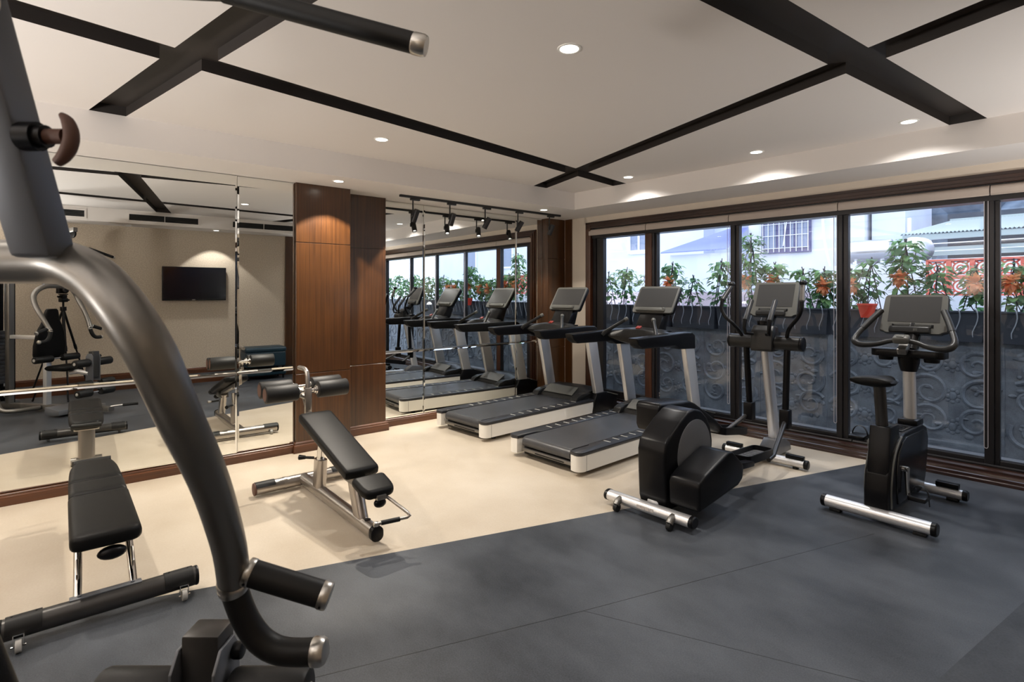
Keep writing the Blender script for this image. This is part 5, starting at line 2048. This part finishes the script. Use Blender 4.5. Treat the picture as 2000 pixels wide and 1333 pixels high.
hbox(b, -1.60, -1.02, 7.6, 10, 0, 7.5)
b.build('wall', 'pale_render', t, flat=True)
b = MB()
b.tube([(-0.93, 7.5, 1.9), (-0.93, 7.5, 3.0)], 0.035, n=8)
b.build('vent_pipe', 'window_frame_white', t)
for u, lab in ((-1.0, 'horizontal steel water tank behind the garden wall'), (-0.36, 'smaller steel water tank showing its domed end')):
    t = wthing('water_tank', lab, 'water tank', u, 5.2, 0)
    L = 0.30 if u < -0.8 else 0.12
    b = MB()
    b.lathe([(0.0, -L - 0.06), (0.12, -L - 0.04), (0.20, -L), (0.205, -L + 0.02), (0.205, L - 0.02), (0.20, L), (0.12, L + 0.04), (0.0, L + 0.06)], (0, 0, 2.21), (1, 0, 0) if u < -0.8 else (0.4, 1, 0), n=32)
    b.build('drum', 'tank_steel', t)
    b = MB()
    for x in (-L * 0.7, L * 0.7):
        for y in (-0.15, 0.15):
            b.cyl((x, y, 0), (x * 0.9, y, 2.06), 0.018, n=8)
        b.box((x, 0, 2.02), (0.03, 0.36, 0.03))
    b.build('stand', 'window_frame_white', t)
t = wthing('pavilion', 'open pavilion with a pale corrugated roof and wire railing', 'pavilion', 0, 0)
b = MB()
n = 60
for k in range(n):
    f0, f1 = k / n, (k + 1) / n
    for fa, fb, za, zb in ((f0, (f0 + f1) / 2, 0, 0.03), ((f0 + f1) / 2, f1, 0.03, 0)):
        ua, ub = -0.95 + 3.4 * fa, -0.95 + 3.4 * fb
        ta, tb = -0.38 + 2.9 * fa, -0.38 + 2.9 * fb
        q = [(ua, 6.9, 2.60 + za), (ub, 6.9, 2.60 + zb), (tb, 8.4, 2.95 + zb), (ta, 8.4, 2.95 + za)]
        lo = [b.bm.verts.new(p) for p in q]
        hi = [b.bm.verts.new((p[0], p[1], p[2] + 0.012)) for p in q]
        b.bm.faces.new(lo)
        b.bm.faces.new(hi)
        b.bm.faces.new((lo[0], lo[1], hi[1], hi[0]))
hbox(b, -0.92, 2.4, 6.92, 6.98, 2.50, 2.60)
hbox(b, -0.42, 2.5, 8.3, 8.5, 2.93, 3.0)
b.build('roof', 'green_tin', t, flat=True)
b = MB()
hbox(b, -0.6, 2.3, 9.2, 9.3, 0, 3.2)
hbox(b, -0.6, 2.3, 7.0, 9.2, 0, 1.9)
b.build('room', 'dark_room', t, flat=True)
b = MB()
hbox(b, -0.5, 2.3, 7.02, 7.06, 2.2, 2.36)
b.build('parapet', 'green_tin', t, flat=True)
b = MB()
for z in (2.12, 2.28, 2.42, 2.5):
    b.tube([(-0.55, 6.95, z), (2.3, 6.95, z + 0.02)], 0.009, n=6)
for u in (-0.52, 0.35, 1.2, 2.2):
    b.tube([(u, 6.95, 1.8), (u, 6.95, 2.6)], 0.018, n=8)
b.build('railing', 'window_frame_white', t)
t = wthing('house', 'pale house outside the view at right, seen only in the far mirror', 'house', 0, 0)
b = MB()
hbox(b, 3.7, 12.0, 7.0, 11, 0, 7.5)
b.build('wall', 'pale_render', t, flat=True)
for u0 in (4.2, 6.4, 8.8):
    b = MB()
    hbox(b, u0, u0 + 0.8, 6.95, 7.02, 2.4, 3.5)
    f = b.build('window', 'window_frame_white', t, flat=True)
    b = MB()
    hbox(b, u0 + 0.07, u0 + 0.73, 6.94, 6.955, 2.47, 3.43)
    b.build('pane', 'window_glass_dark', f, flat=True)
t = wthing('tree', 'pink flowering tree above the pavilion roof', 'tree', 1.9, 10.5, 0)
b = MB()
b.tube([(0, 0, 0), (0.05, 0, 1.6), (0.1, 0, 3.2)], [0.12, 0.09, 0.05], n=10)
b.build('trunk', 'stake', t)
b = MB()
rnd = random.Random(3)
for k in range(420):
    a, e, q = rnd.uniform(0, 2 * PI), rnd.uniform(-PI / 2, PI / 2), rnd.random() ** 0.4
    d = Vector((math.cos(a) * math.cos(e), math.sin(a) * math.cos(e), math.sin(e)))
    leaf(b.bm, Vector((0.0, 0, 3.75)) + Vector((d.x * 1.3 * q, d.y * q, d.z * 0.75 * q)), d, Vector((0.1, 0, 1)), 0.22, 0.09, 0)
b.build('blossom', 'pink_blossom', t, flat=True)
# wooded hillside
b = MB()
rnd = random.Random(11)
for k in range(46):
    u = -3.5 + 9.5 * k / 45 + rnd.uniform(-0.3, 0.3)
    b.sphere((u, 14 + rnd.uniform(-0.8, 0.8), rnd.uniform(1.0, 4.6)), rnd.uniform(0.7, 1.3), (1.2, 0.8, 1.0), u=12, v=8)
hbox(b, -3.8, 6.5, 14, 15.2, 0, 5.0)
rs = random.Random(2)
for v in b.bm.verts:
    v.co += Vector((rs.uniform(-.09, .09), rs.uniform(-.09, .09), rs.uniform(-.09, .09)))
b.move(WM)
o = b.build('treeline', 'far_green')
o['kind'] = 'stuff'
o['label'] = 'hazy wooded slope behind the houses'
o['category'] = 'trees'
